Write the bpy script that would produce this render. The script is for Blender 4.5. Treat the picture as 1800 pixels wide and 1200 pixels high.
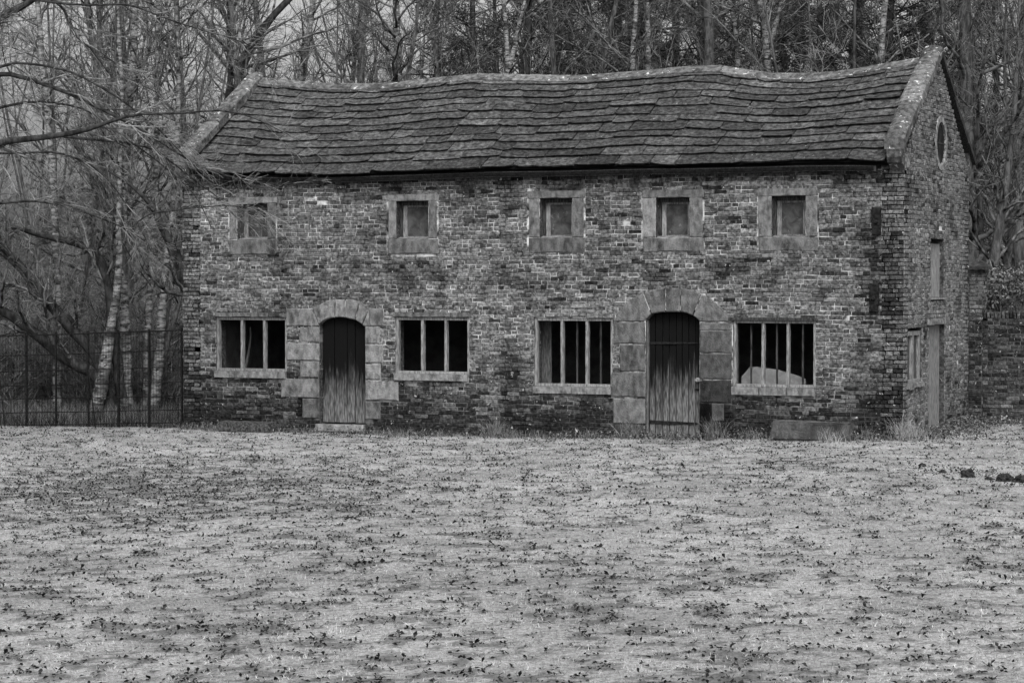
import bpy, math, random
import numpy as np
from mathutils import Matrix, Vector, noise as mn

random.seed(7)
RG = np.random.default_rng(11)
S = bpy.context.scene
for o in list(bpy.data.objects): bpy.data.objects.remove(o)

# ------------------------------------------------------------------ camera
F = 4123.0                       # focal length in photo pixels (1800 wide)
TH = math.radians(22.5)
PITCH = math.atan(100 / F)
CAM = np.array([21.76, -36.99, 2.6])
RT = np.array([math.cos(TH), math.sin(TH), 0])
FH = np.array([-math.sin(TH), math.cos(TH), 0])
FW = math.cos(PITCH) * FH - math.sin(PITCH) * np.array([0, 0, 1])
UP = math.sin(PITCH) * FH + math.cos(PITCH) * np.array([0, 0, 1])
cd = bpy.data.cameras.new('camera'); cam = bpy.data.objects.new('camera', cd)
S.collection.objects.link(cam); S.camera = cam
cam.matrix_world = Matrix(((RT[0], UP[0], -FW[0], CAM[0]), (RT[1], UP[1], -FW[1], CAM[1]),
                           (RT[2], UP[2], -FW[2], CAM[2]), (0, 0, 0, 1)))
cd.sensor_width = 36; cd.lens = F / 1800 * 36; cd.clip_end = 2000; cd.clip_start = 0.5

# ------------------------------------------------------------------ world, sun, exposure
w = bpy.data.worlds.new('World'); S.world = w; w.use_nodes = True
nt = w.node_tree; nt.nodes.clear()
out = nt.nodes.new('ShaderNodeOutputWorld'); bg = nt.nodes.new('ShaderNodeBackground')
sky = nt.nodes.new('ShaderNodeTexSky'); sky.sky_type = 'NISHITA'; sky.sun_disc = False
SUN_EL, SUN_AZ = math.radians(50), math.radians(150)
sky.sun_elevation = SUN_EL; sky.sun_rotation = SUN_AZ
sky.air_density = 1.0; sky.dust_density = 6.0; sky.ozone_density = 1.0
bw = nt.nodes.new('ShaderNodeRGBToBW')       # black-and-white photograph: neutral light
nt.links.new(sky.outputs[0], bw.inputs[0]); nt.links.new(bw.outputs[0], bg.inputs[0])
bg.inputs[1].default_value = 0.13
nt.links.new(bg.outputs[0], out.inputs[0])
sl = bpy.data.lights.new('sun', 'SUN'); sl.energy = 0.8; sl.angle = math.radians(25); sl.color = (1, 1, 1)
so = bpy.data.objects.new('sun', sl); S.collection.objects.link(so)
sd = Vector((math.sin(SUN_AZ) * math.cos(SUN_EL), math.cos(SUN_AZ) * math.cos(SUN_EL), math.sin(SUN_EL)))
so.rotation_euler = sd.to_track_quat('Z', 'Y').to_euler()
S.view_settings.view_transform = 'Standard'; S.view_settings.look = 'None'
S.view_settings.exposure = 1.0; S.view_settings.gamma = 1.0
S.render.resolution_x = 1024; S.render.resolution_y = 682
S.render.engine = 'CYCLES'

# ------------------------------------------------------------------ helpers
def ray(px, py):
    d = FW * F + RT * (px - 900) - UP * (py - 600)
    return d
def PF(px, py, v=0.0):           # photo pixel -> (x, z) on the plane y = v
    d = ray(px, py); t = (v - CAM[1]) / d[1]; p = CAM + d * t
    return (p[0], p[2])
def PG(px, py, x):               # photo pixel -> (y, z) on the plane x = const
    d = ray(px, py); t = (x - CAM[0]) / d[0]; p = CAM + d * t
    return (p[1], p[2])
def AT(px, py, D):               # photo pixel at camera distance D -> world point
    return CAM + ray(px, py) / F * D
def GP(px, D):                   # ground position under a pixel column at distance D
    p = CAM + (FH * F + RT * (px - 900)) / F * D
    return p[0], p[1]
def sst(a, b, x):
    t = np.clip((x - a) / (b - a), 0, 1); return t * t * (3 - 2 * t)
def vnoise(x, y, seed=0):        # value noise, numpy
    xi = np.floor(x).astype(int); yi = np.floor(y).astype(int); fx = x - xi; fy = y - yi
    def h(a, b):
        n = np.sin(a * 127.1 + b * 311.7 + seed * 74.7) * 43758.5453
        return n - np.floor(n)
    fx = fx * fx * (3 - 2 * fx); fy = fy * fy * (3 - 2 * fy)
    return (h(xi, yi) * (1 - fx) + h(xi + 1, yi) * fx) * (1 - fy) + (h(xi, yi + 1) * (1 - fx) + h(xi + 1, yi + 1) * fx) * fy
def fbm(x, y, seed=0, o=4):
    s = 0; a = .5
    for i in range(o):
        s = s + a * vnoise(x * 2 ** i, y * 2 ** i, seed + i); a *= .5
    return s
def ground(x, y):
    x = np.asarray(x, float); y = np.asarray(y, float)
    D = (x - CAM[0]) * FH[0] + (y - CAM[1]) * FH[1]
    z = 0.13 * sst(6, 13.5, x) + 0.05 * (fbm(x * .25, y * .25, 3) - .5)
    z = z + 4.5 * sst(60, 105, D) + 1.5 * sst(100, 190, D)
    z = z - 0.05 * sst(0, -4, x) * sst(-3, 1, y) + .03 * (fbm(x * 2.2, y * 2.2, 23) - .47)
    return z
def gz(x, y): return float(ground(x, y))

def worn(x, y):                  # worn, littered clumps in the lawn (0..1)
    X = (x - CAM[0]) * RT[0] + (y - CAM[1]) * RT[1]; D = np.maximum(6, (x - CAM[0]) * FH[0] + (y - CAM[1]) * FH[1])
    drift = np.exp(-((X + 4.6) / 3.2) ** 2 - ((D - 29) / 4.5) ** 2) * .17 + .08 * (fbm(x * .45, y * .45, 61) - .5) + .03 * np.exp(-((D - 16) / 4) ** 2)
    a = sst(.55, .63, fbm(x * 5.2, y * 5.2, 12, 5) + drift) * .8
    b = sst(.578, .645, fbm(x * 12, y * 12, 17, 3) + drift * .8) * .85
    return np.clip(np.maximum(a, b) + .5 * a * b, 0, 1)
MATS = {}
def mat(name, c0, c1, scale=6, detail=8, rough=.9, bump=.25, bscale=None, stretch=(1, 1, 1), tone=0.0,
        spots=None, sscale=9, sth=.62, patch=None, pscale=.8, pth=.55, bdist=.01, dist=0.0, nr=.13, pw=.12):
    """grey procedural surface: fine noise between c0 and c1, times a per-face tone, with lichen spots and patches"""
    m = bpy.data.materials.new(name); m.use_nodes = True; n = m.node_tree; N = n.nodes; Lk = n.links
    b = N['Principled BSDF']; b.inputs['Roughness'].default_value = rough
    b.inputs['Specular IOR Level'].default_value = .04
    tc = N.new('ShaderNodeTexCoord'); mp = N.new('ShaderNodeMapping'); mp.inputs['Scale'].default_value = stretch
    Lk.new(tc.outputs['Object'], mp.inputs[0])
    def nz(sc, det, ro=.6, dst=0.0):
        t = N.new('ShaderNodeTexNoise'); t.inputs['Scale'].default_value = sc; t.inputs['Detail'].default_value = det
        t.inputs['Roughness'].default_value = ro; t.inputs['Distortion'].default_value = dst
        Lk.new(mp.outputs[0], t.inputs['Vector']); return t.outputs[0]
    def rng(v, a, c, lo=0.0, hi=1.0):
        r = N.new('ShaderNodeMapRange'); r.interpolation_type = 'SMOOTHSTEP'
        r.inputs[1].default_value = a; r.inputs[2].default_value = c; r.inputs[3].default_value = lo; r.inputs[4].default_value = hi
        Lk.new(v, r.inputs[0]); return r.outputs[0]
    def mixv(f, a, c):
        x = N.new('ShaderNodeMix'); x.data_type = 'FLOAT'
        for s, v in ((0, f), (2, a), (3, c)):
            if isinstance(v, (int, float)): x.inputs[s].default_value = v
            else: Lk.new(v, x.inputs[s])
        return x.outputs[0]
    def mul(a, c):
        x = N.new('ShaderNodeMath'); x.operation = 'MULTIPLY'
        for s, v in ((0, a), (1, c)):
            if isinstance(v, (int, float)): x.inputs[s].default_value = v
            else: Lk.new(v, x.inputs[s])
        return x.outputs[0]
    n1 = nz(scale, detail, .65, dist)
    col = mixv(rng(n1, .5 - nr, .5 + nr), c0, c1)
    if patch is not None: col = mixv(rng(nz(pscale, 6, .6), pth, pth + pw), col, mul(col, patch))
    if tone:
        a = N.new('ShaderNodeAttribute'); a.attribute_name = 'tone'
        t = N.new('ShaderNodeMath'); t.operation = 'MULTIPLY_ADD'; Lk.new(a.outputs['Fac'], t.inputs[0])
        t.inputs[1].default_value = tone; t.inputs[2].default_value = 1 - tone / 2
        col = mul(col, t.outputs[0])
    if spots is not None: col = mixv(rng(nz(sscale, 5, .7, .6), sth, sth + .05), col, spots)
    cm = N.new('ShaderNodeCombineColor')
    for i in range(3): Lk.new(col, cm.inputs[i])
    Lk.new(cm.outputs[0], b.inputs['Base Color'])
    if bump:
        bp = N.new('ShaderNodeBump'); bp.inputs['Strength'].default_value = bump; bp.inputs['Distance'].default_value = bdist
        Lk.new(nz(bscale or scale * 2, 8, .7), bp.inputs['Height']); Lk.new(bp.outputs[0], b.inputs['Normal'])
    MATS[name] = m; return m

mat('brick', .022, .155, 20, 10, bump=1, bscale=30, tone=1.7, spots=.40, sscale=12, sth=.625, patch=.45, pscale=1.3, pth=.52, bdist=.02, nr=.2, pw=.2)
mat('mortar_dark', .02, .12, 2.6, 9, bump=.8, bscale=45)
mat('mortar', .02, .43, 5, 9, tone=1.6, bump=.8, bscale=45, patch=.12, pscale=1.3, pth=.50, bdist=.01)
mat('slate', .020, .080, 15, 12, bump=1, bscale=34, tone=1.0, spots=.48, sscale=24, sth=.65, patch=1.6, pscale=5, pth=.52, bdist=.025)
mat('underlay', .012, .02, 5)
mat('coping', .035, .16, 12, 12, bump=1, bscale=18, tone=.9, spots=.52, sscale=9, sth=.61, patch=.4, pscale=2.2, pth=.50, bdist=.015, nr=.2, pw=.2)
mat('sandstone', .07, .19, 9, 13, bump=1, bscale=34, tone=1.0, spots=.30, sscale=24, sth=.66, patch=.30, pscale=2.3, pth=.50, bdist=.03, nr=.2, pw=.2, stretch=(1.3, 1.3, .75))
mat('frame_wood', .09, .24, 14, 8, bump=.4, stretch=(3, 3, .5), tone=.3, bdist=.004)
mat('inner_dark', .10, .18, 3)
mat('iron', .006, .02, 25, 6, rough=.7, bump=.3, bdist=.003)
mat('wood_dark', .015, .06, 12, 8, stretch=(4, 4, .5), bump=.6)
mat('board', .17, .25, 9, 8, bump=.2)
mat('pane', .025, .085, 6, 8, rough=.55, bump=.1, spots=.13, sscale=5, sth=.60, dist=.5, nr=.22)
mat('bark', .035, .11, 14, 8, stretch=(1, 1, .3), bump=.9, bdist=.02)
mat('bark_dark', .012, .045, 10, 8, stretch=(1, 1, .4), bump=.9, bdist=.02)
mat('birch', .055, .26, 5, 8, stretch=(1, 1, 3.2), bump=.6, spots=.02, sscale=5.5, sth=.55, bdist=.02, patch=.35, pscale=1.1, pth=.50)
mat('twig', .02, .15, 5, 4, bump=0)
mat('twig_pale', .03, .24, 3, 4, bump=0)
mat('needle', .025, .085, 3, 4, bump=0, tone=.8)
mat('soil', .008, .045, 30, 8, bump=1, bdist=.02)
mat('grass', .14, .42, 2.2, 9, bump=0, tone=1.3, patch=.5, pscale=3)
mat('dry_grass', .16, .42, 8, 5, bump=0, tone=.9)
mat('dead_leaf', .004, .032, 20, 4, bump=0, tone=1.2)
mat('pale_leaf', .02, .17, 20, 4, bump=0, tone=1.2)
mat('bush_leaf', .06, .17, 6, 4, bump=0, tone=1.0, rough=.5)
mat('moss', .02, .12, 25, 8, bump=1, bdist=.03)

def shade_door():
    """plank wood: tarred and black at the top, bleached bare towards the bottom, streaked along the grain"""
    m = bpy.data.materials.new('door_wood'); m.use_nodes = True; n = m.node_tree; N = n.nodes; Lk = n.links
    b = N['Principled BSDF']; b.inputs['Roughness'].default_value = .85; b.inputs['Specular IOR Level'].default_value = .04
    tc = N.new('ShaderNodeTexCoord'); mp = N.new('ShaderNodeMapping'); mp.inputs['Scale'].default_value = (9, 9, .8)
    Lk.new(tc.outputs['Object'], mp.inputs[0])
    t = N.new('ShaderNodeTexNoise'); t.inputs['Scale'].default_value = 2.2; t.inputs['Detail'].default_value = 9; t.inputs['Roughness'].default_value = .7
    Lk.new(mp.outputs[0], t.inputs['Vector'])
    t2 = N.new('ShaderNodeTexNoise'); t2.inputs['Scale'].default_value = 9; t2.inputs['Detail'].default_value = 8
    Lk.new(mp.outputs[0], t2.inputs['Vector'])
    sx = N.new('ShaderNodeSeparateXYZ'); Lk.new(tc.outputs['Object'], sx.inputs[0])
    a = N.new('ShaderNodeMath'); a.operation = 'MULTIPLY_ADD'; Lk.new(t.outputs[0], a.inputs[0]); a.inputs[1].default_value = 2.1
    at = N.new('ShaderNodeAttribute'); at.attribute_name = 'tone'
    ad = N.new('ShaderNodeMath'); ad.operation = 'ADD'; Lk.new(sx.outputs[2], ad.inputs[0]); Lk.new(at.outputs['Fac'], ad.inputs[1])
    Lk.new(ad.outputs[0], a.inputs[2])
    r = N.new('ShaderNodeMapRange'); r.interpolation_type = 'SMOOTHSTEP'; Lk.new(a.outputs[0], r.inputs[0])
    r.inputs[1].default_value = 2.1; r.inputs[2].default_value = 2.95; r.inputs[3].default_value = 1; r.inputs[4].default_value = 0
    r2 = N.new('ShaderNodeMapRange'); Lk.new(t2.outputs[0], r2.inputs[0]); r2.inputs[1].default_value = .3; r2.inputs[2].default_value = .7
    r2.inputs[1].default_value = .4; r2.inputs[2].default_value = .62; r2.inputs[3].default_value = .045; r2.inputs[4].default_value = .17
    x = N.new('ShaderNodeMix'); x.data_type = 'FLOAT'; Lk.new(r.outputs[0], x.inputs[0]); x.inputs[2].default_value = .006; Lk.new(r2.outputs[0], x.inputs[3])
    cm = N.new('ShaderNodeCombineColor')
    for i in range(3): Lk.new(x.outputs[0], cm.inputs[i])
    Lk.new(cm.outputs[0], b.inputs['Base Color'])
    bp = N.new('ShaderNodeBump'); bp.inputs['Strength'].default_value = .6; bp.inputs['Distance'].default_value = .005
    Lk.new(t2.outputs[0], bp.inputs['Height']); Lk.new(bp.outputs[0], b.inputs['Normal'])
    MATS['door_wood'] = m
shade_door()

def shade_ground():
    """lawn of short pale grass with worn and littered patches; dark litter under the trees (mask in 'lawn')"""
    m = bpy.data.materials.new('ground'); m.use_nodes = True; n = m.node_tree; N = n.nodes; Lk = n.links
    b = N['Principled BSDF']; b.inputs['Roughness'].default_value = .95; b.inputs['Specular IOR Level'].default_value = .0
    tc = N.new('ShaderNodeTexCoord')
    def nz(sc, det, ro=.6, dst=0):
        t = N.new('ShaderNodeTexNoise'); t.inputs['Scale'].default_value = sc; t.inputs['Detail'].default_value = det
        t.inputs['Roughness'].default_value = ro; t.inputs['Distortion'].default_value = dst
        Lk.new(tc.outputs['Object'], t.inputs['Vector']); return t.outputs[0]
    def rng(v, a, c, lo=0.0, hi=1.0):
        r = N.new('ShaderNodeMapRange'); r.interpolation_type = 'SMOOTHSTEP'
        r.inputs[1].default_value = a; r.inputs[2].default_value = c; r.inputs[3].default_value = lo; r.inputs[4].default_value = hi
        Lk.new(v, r.inputs[0]); return r.outputs[0]
    def op(o, a, c):
        x = N.new('ShaderNodeMath'); x.operation = o
        for s, v in ((0, a), (1, c)):
            if isinstance(v, (int, float)): x.inputs[s].default_value = v
            else: Lk.new(v, x.inputs[s])
        return x.outputs[0]
    c = rng(nz(34, 10, .85), .32, .68, .10, .50)
    c = op('MULTIPLY', c, rng(nz(.5, 5), .35, .65, .75, 1.12))
    c = op('MULTIPLY', c, rng(nz(20, 8, .8), .50, .64, 1.0, .38))
    wd = op('MULTIPLY', rng(nz(6, 9, .75), .35, .65, .12, 1.0), .085)
    at = N.new('ShaderNodeAttribute'); at.attribute_name = 'lawn'
    x = N.new('ShaderNodeMix'); x.data_type = 'FLOAT'; Lk.new(at.outputs['Fac'], x.inputs[0]); Lk.new(wd, x.inputs[2]); Lk.new(c, x.inputs[3])
    cm = N.new('ShaderNodeCombineColor')
    for i in range(3): Lk.new(x.outputs[0], cm.inputs[i])
    Lk.new(cm.outputs[0], b.inputs['Base Color'])
    bp = N.new('ShaderNodeBump'); bp.inputs['Strength'].default_value = .8; bp.inputs['Distance'].default_value = .03
    Lk.new(nz(22, 10, .75), bp.inputs['Height']); Lk.new(bp.outputs[0], b.inputs['Normal'])
    MATS['ground'] = m
shade_ground()

def mesh_np(name, V, Fc, mats, tone=None, midx=None, smooth=False):
    """V [n,3], Fc [m,k] -> mesh datablock"""
    V = np.asarray(V, np.float32); Fc = np.asarray(Fc, np.int32); k = Fc.shape[1]; m = len(Fc)
    me = bpy.data.meshes.new(name); me.vertices.add(len(V)); me.vertices.foreach_set('co', V.ravel())
    me.loops.add(m * k); me.loops.foreach_set('vertex_index', Fc.ravel())
    me.polygons.add(m); me.polygons.foreach_set('loop_start', np.arange(m, dtype=np.int32) * k)
    me.polygons.foreach_set('loop_total', np.full(m, k, np.int32))
    for x in (mats if isinstance(mats, (list, tuple)) else [mats]): me.materials.append(MATS[x])
    if midx is not None: me.polygons.foreach_set('material_index', np.asarray(midx, np.int32))
    if smooth: me.polygons.foreach_set('use_smooth', np.ones(m, bool))
    me.update(calc_edges=True)
    if tone is not None:
        a = me.attributes.new('tone', 'FLOAT', 'FACE'); a.data.foreach_set('value', np.asarray(tone, np.float32))
    return me
def link(name, me, parent=None, loc=None):
    o = bpy.data.objects.new(name, me); S.collection.objects.link(o)
    if parent is not None:
        o.parent = parent
        if loc is None: o.location = Vector((0, 0, 0)) - world_loc(parent)
    if loc is not None: o.location = loc
    return o
def world_loc(o):
    v = Vector(o.location)
    while o.parent is not None: o = o.parent; v += Vector(o.location)
    return v
def tag(o, label=None, cat=None, group=None, kind=None):
    if label: o['label'] = label
    if cat: o['category'] = cat
    if group: o['group'] = group
    if kind: o['kind'] = kind
    return o
def thing(name, label, cat, loc=(0, 0, 0), group=None):
    o = bpy.data.objects.new(name, None); S.collection.objects.link(o); o.location = loc
    return tag(o, label, cat, group)

class MB:
    def __init__(s, *mats): s.v = []; s.f = []; s.t = []; s.m = []; s.mats = mats
    def add(s, vs, fs, tone=.5, mi=0):
        b = len(s.v); s.v += [tuple(p) for p in vs]
        for f in fs: s.f.append([i + b for i in f]); s.t.append(tone); s.m.append(mi)
    def build(s, name, parent=None):
        me = bpy.data.meshes.new(name); me.from_pydata(s.v, [], s.f)
        for x in s.mats: me.materials.append(MATS[x])
        me.polygons.foreach_set('material_index', s.m)
        a = me.attributes.new('tone', 'FLOAT', 'FACE'); a.data.foreach_set('value', s.t)
        me.update(); return link(name, me, parent)
def hexa(mb, P8, tone=.5, mi=0):
    mb.add(P8, [(0, 3, 2, 1), (4, 5, 6, 7), (0, 1, 5, 4), (1, 2, 6, 5), (2, 3, 7, 6), (3, 0, 4, 7)], tone, mi)
def box(mb, a, b, tone=.5, mi=0, j=0):
    P = [(a[0], a[1], a[2]), (b[0], a[1], a[2]), (b[0], b[1], a[2]), (a[0], b[1], a[2]),
         (a[0], a[1], b[2]), (b[0], a[1], b[2]), (b[0], b[1], b[2]), (a[0], b[1], b[2])]
    if j: P = [tuple(c + random.uniform(-j, j) for c in p) for p in P]
    hexa(mb, P, tone, mi)
def prism(mb, pts, M, d0, d1, bev=.012, tone=.5, mi=0, back=False):
    """polygon (u,z) extruded from depth d0 (back) to d1 (front), front edge chamfered"""
    n = len(pts); cx = sum(p[0] for p in pts) / n; cz = sum(p[1] for p in pts) / n
    ins = []
    for (u, z) in pts:
        r = math.hypot(u - cx, z - cz) or 1; k = max(0, 1 - bev * 1.3 / r); ins.append((cx + (u - cx) * k, cz + (z - cz) * k))
    vs = [M(u, z, d0) for u, z in pts] + [M(u, z, d1 - bev) for u, z in pts] + [M(u, z, d1) for u, z in ins]
    fs = [tuple(range(2 * n, 3 * n))]
    for i in range(n):
        k = (i + 1) % n; fs.append((i, k, n + k, n + i)); fs.append((n + i, n + k, 2 * n + k, 2 * n + i))
    if back: fs.append(tuple(range(n - 1, -1, -1)))
    mb.add(vs, fs, tone, mi)

# vectorised tubes / branches ------------------------------------------------
def tubes(P, R, sides=3):
    P = np.asarray(P, float); R = np.asarray(R, float); N, K, _ = P.shape
    T = np.gradient(P, axis=1); T /= np.linalg.norm(T, axis=2, keepdims=True) + 1e-9
    ref = np.zeros_like(T); ref[..., 0] = .31; ref[..., 1] = .87; ref[..., 2] = .38
    A = np.cross(T, ref); A /= np.linalg.norm(A, axis=2, keepdims=True) + 1e-9; B = np.cross(T, A)
    an = np.arange(sides) * 2 * math.pi / sides
    V = P[:, :, None, :] + R[:, :, None, None] * (np.cos(an)[None, None, :, None] * A[:, :, None, :] + np.sin(an)[None, None, :, None] * B[:, :, None, :])
    idx = np.arange(N * K * sides).reshape(N, K, sides)
    a = idx[:, :-1, :]; b = np.roll(a, -1, axis=2); c = idx[:, 1:, :]; d = np.roll(c, -1, axis=2)
    Fc = np.stack([a, b, d, c], axis=-1).reshape(-1, 4)
    return V.reshape(-1, 3), Fc
def join(parts):
    Vs, Fs, b = [], [], 0
    for V, Fc in parts: Vs.append(V); Fs.append(Fc + b); b += len(V)
    return np.concatenate(Vs), np.concatenate(Fs)
def norm(v): return v / (np.linalg.norm(v, axis=-1, keepdims=True) + 1e-9)
def grow(P, R, n, L, ang, K=5, t0=.25, t1=1.0, wig=.25, up=.0, rmin=.004, rf=.6, rg=RG, bias=None, lt=.5, rtip=.35):
    """n children on every parent polyline -> P2 [N*n,K,3], R2"""
    N, Kp, _ = P.shape; M = N * n
    pi = np.repeat(np.arange(N), n); t = rg.uniform(t0, t1, M) * (Kp - 1.001); i = t.astype(int); f = (t - i)[:, None]
    p = P[pi, i] * (1 - f) + P[pi, i + 1] * f; T = norm(P[pi, i + 1] - P[pi, i])
    r = (R[pi, i] * (1 - f[:, 0]) + R[pi, i + 1] * f[:, 0]) * rf
    q = rg.normal(size=(M, 3)); q = norm(q - (q * T).sum(1, keepdims=True) * T)
    a = np.radians(rg.normal(ang, ang * .25, M))[:, None]; d = norm(T * np.cos(a) + q * np.sin(a))
    if bias is not None: d = norm(d + np.asarray(bias))
    ln = L * rg.uniform(.55, 1.25, M) * (1 - lt * t / (Kp - 1)); r0 = np.maximum(r, rmin)
    out = [p]
    for k in range(K - 1):
        d = norm(d + rg.normal(size=(M, 3)) * wig + np.array([0, 0, up]))
        out.append(out[-1] + d * (ln / (K - 1))[:, None])
    P2 = np.stack(out, 1); R2 = np.maximum(r0[:, None] * np.linspace(1, rtip, K)[None, :], rmin * .8)
    return P2, R2
def resample(pts, K):
    pts = np.asarray(pts, float); s = np.r_[0, np.cumsum(np.linalg.norm(np.diff(pts[:, :3], axis=0), axis=1))]
    q = np.linspace(0, s[-1], K)
    # smooth (Catmull-like) by fine linear + box filter
    lin = np.stack([np.interp(q, s, pts[:, c]) for c in range(pts.shape[1])], 1)
    sm = lin.copy(); sm[1:-1] = (lin[:-2] + 2 * lin[1:-1] + lin[2:]) / 4
    return sm

# ------------------------------------------------------------------ the ground
def build_ground():
    Ds = np.r_[-30, -10, 0, np.arange(6, 13, .3), np.arange(13, 40, .05), np.arange(40, 48, .3), np.arange(48, 110, 1.5), np.linspace(112, 500, 30)]
    Xs = np.r_[np.linspace(-300, -32, 16), np.arange(-30, -9.5, .5), np.arange(-9.5, 9.5, .05), np.arange(9.5, 30.1, .5), np.linspace(32, 300, 16)]
    DD, XX = np.meshgrid(Ds, Xs, indexing='ij')
    x = CAM[0] + FH[0] * DD + RT[0] * XX; y = CAM[1] + FH[1] * DD + RT[1] * XX
    z = ground(x, y)
    nd, nx = DD.shape; idx = np.arange(nd * nx).reshape(nd, nx)
    Fc = np.stack([idx[:-1, :-1], idx[:-1, 1:], idx[1:, 1:], idx[1:, :-1]], -1).reshape(-1, 4)
    me = mesh_np('ground', np.stack([x, y, z], -1).reshape(-1, 3), Fc, 'ground', smooth=True)
    edge = np.where(x > 13, 5.2, .15) + .3 * (fbm(x, y, 9) - .5)
    lawn = (1 - sst(-.15, .35, y - edge)) * (1 - .72 * worn(x, y))
    a = me.attributes.new('lawn', 'FLOAT', 'POINT'); a.data.foreach_set('value', lawn.ravel().astype(np.float32))
    tag(link('ground', me), kind='structure')
build_ground()

# ------------------------------------------------------------------ the building
L, W, TK = 13.2, 5.1, .35
WT = 4.5                                     # wall top
bld = thing('brick_building', 'two-storey weathered brick outbuilding with sagging stone slate roof, two arched doors and small upper windows', 'building', (L / 2, W / 2, 0))
MF = lambda u, z, d: (u, -d, z)
MG = lambda u, z, d: (L + d, u, z)
ML = lambda u, z, d: (-d, u, z)
MR = lambda u, z, d: (u, W + d, z)

def rectF(x0, y0, x1, y1):
    a = PF(x0, y1); b = PF(x1, y0); c = PF(x0, y0); return (a[0], b[0], a[1], c[1])     # u0,u1,z0,z1
def rectG(x0, y0, x1, y1):
    a = PG(x0, y1, L); b = PG(x1, y0, L); c = PG(x0, y0, L); return (a[0], b[0], a[1], c[1])

UPW = [((402, 347, 487, 448), (417, 358, 470, 421)), ((680, 341, 771, 447), (697, 354, 753, 420)),
       ((927, 336, 1029, 445), (949, 349, 1006, 418)), ((1128, 334, 1238, 443), (1153, 348, 1212, 418)),
       ((1331, 331, 1439, 442), (1356, 345, 1416, 417))]
LOW = [((380, 557, 504, 651), (378, 651, 504, 663), (424, 463.5), ()),
       ((695, 557, 825, 656), (693, 656, 823, 668), (741.5, 782.5), ()),
       ((939, 558, 1077, 678), (937, 678, 1075, 691), (987, 1031), (1010, 1052)),
       ((1288, 562, 1434, 679), (1286, 679, 1432, 694), (1340.5, 1384.5), (1317, 1362, 1408))]
op_f = []                                       # openings through the front wall
st_f = []                                       # stone patches (bricks left out)
for o, i in UPW:
    op_f.append(rectF(*i)); st_f.append(rectF(*o))
for f_, s_, m_, b_ in LOW:
    r = rectF(*f_); op_f.append(r); st_f.append(rectF(*s_))
dl = rectF(562, 558, 642, 752); dr = rectF(1135, 549, 1230, 775)
dl = (dl[0], dl[1], 0, dl[3]); dr = (dr[0], dr[1], 0, dr[3])
op_f += [dl, dr]
SL = [(503, 542, 549, 573), (527, 574, 562, 601), (505, 602, 562, 633), (528, 634, 562, 663), (494, 664, 562, 698), (531, 699, 562, 735),
      (650, 541, 674, 573), (642, 574, 668, 604), (642, 605, 673, 638), (642, 639, 670, 667), (642, 668, 701, 703), (642, 704, 669, 737)]
SR = [(1078, 566, 1135, 604), (1089, 605, 1135, 652), (1075, 653, 1135, 697), (1078, 699, 1135, 744), (1080, 745, 1135, 772),
      (1230, 567, 1287, 580), (1230, 581, 1287, 620), (1230, 621, 1287, 666), (1230, 667, 1286, 707), (1230, 708, 1250, 746), (1251, 708, 1273, 740), (1230, 747, 1262, 772)]
for s in SL + SR: st_f.append(rectF(*s))
def arch_hole(cx, hw, z0, z1):                  # ellipse-like brick cut-out above z0
    return (cx, hw, z0, z1)
AL = (PF(600, 560)[0], .54, PF(600, 573)[1], PF(600, 527)[1])
AR = (PF(1183, 560)[0], .945, PF(1183, 566)[1], PF(1183, 507)[1])
op_g = []; st_g = []
gw = rectG(1594, 583, 1620, 674); gd = rectG(1631, 572, 1660, 760); gh = rectG(1635, 424, 1659, 524)
gd = (gd[0], gd[1], 0, gd[3])
gws = rectG(1593, 674, 1621, 684); gdl = rectG(1629, 560, 1661, 572)
op_g = [gw, gd, gh]; st_g = [gws, gdl]
OV = (PG(1653, 252, L)[0], PG(1653, 252, L)[1], .37)   # oculus centre (y, z), radius

def sub(iv, a, b):
    o = []
    for (s, e) in iv:
        if b <= s or a >= e: o.append((s, e))
        else:
            if a > s: o.append((s, a))
            if b < e: o.append((b, e))
    return o
def ell(z, A):
    cx, hw, z0, z1 = A
    if z < z0 - .02 or z > z1: return None
    k = math.sqrt(max(0, 1 - ((z - z0) / (z1 - z0)) ** 2)); return (cx - hw * k, cx + hw * k)
def iv_front(z0, z1, stones):
    iv = [(0, L)]; zm = (z0 + z1) / 2
    for r in op_f:
        if z1 > r[2] + .004 and z0 < r[3] - .004: iv = sub(iv, r[0], r[1])
    if stones:
        for r in st_f:
            if zm > r[2] and zm < r[3]: iv = sub(iv, r[0], r[1])
        for A in (AL, AR):
            e = ell(zm, A)
            if e: iv = sub(iv, *e)
    return iv
RZ = 6.45; SLOPE = (RZ - 4.6) / (W / 2)
def iv_gable(z0, z1, stones):
    zm = (z0 + z1) / 2; iv = [(0, W)]
    if zm > 4.55:
        h = (RZ + .0 - zm) / SLOPE
        if h <= .03: return []
        iv = [(W / 2 - h, W / 2 + h)]
    for r in op_g:
        if z1 > r[2] + .004 and z0 < r[3] - .004: iv = sub(iv, r[0], r[1])
    R = OV[2] + (.10 if stones else -.01)
    if abs(zm - OV[1]) < R:
        k = math.sqrt(R * R - (zm - OV[1]) ** 2); iv = sub(iv, OV[0] - k, OV[0] + k)
    if stones:
        for r in st_g:
            if zm > r[2] and zm < r[3]: iv = sub(iv, r[0], r[1])
    return iv
def iv_plain(z0, z1, stones):
    zm = (z0 + z1) / 2
    if zm > 4.55:
        h = (RZ - zm) / SLOPE
        return [(W / 2 - h, W / 2 + h)] if h > .03 else []
    return [(0, W)]
CH = .0705
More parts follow.
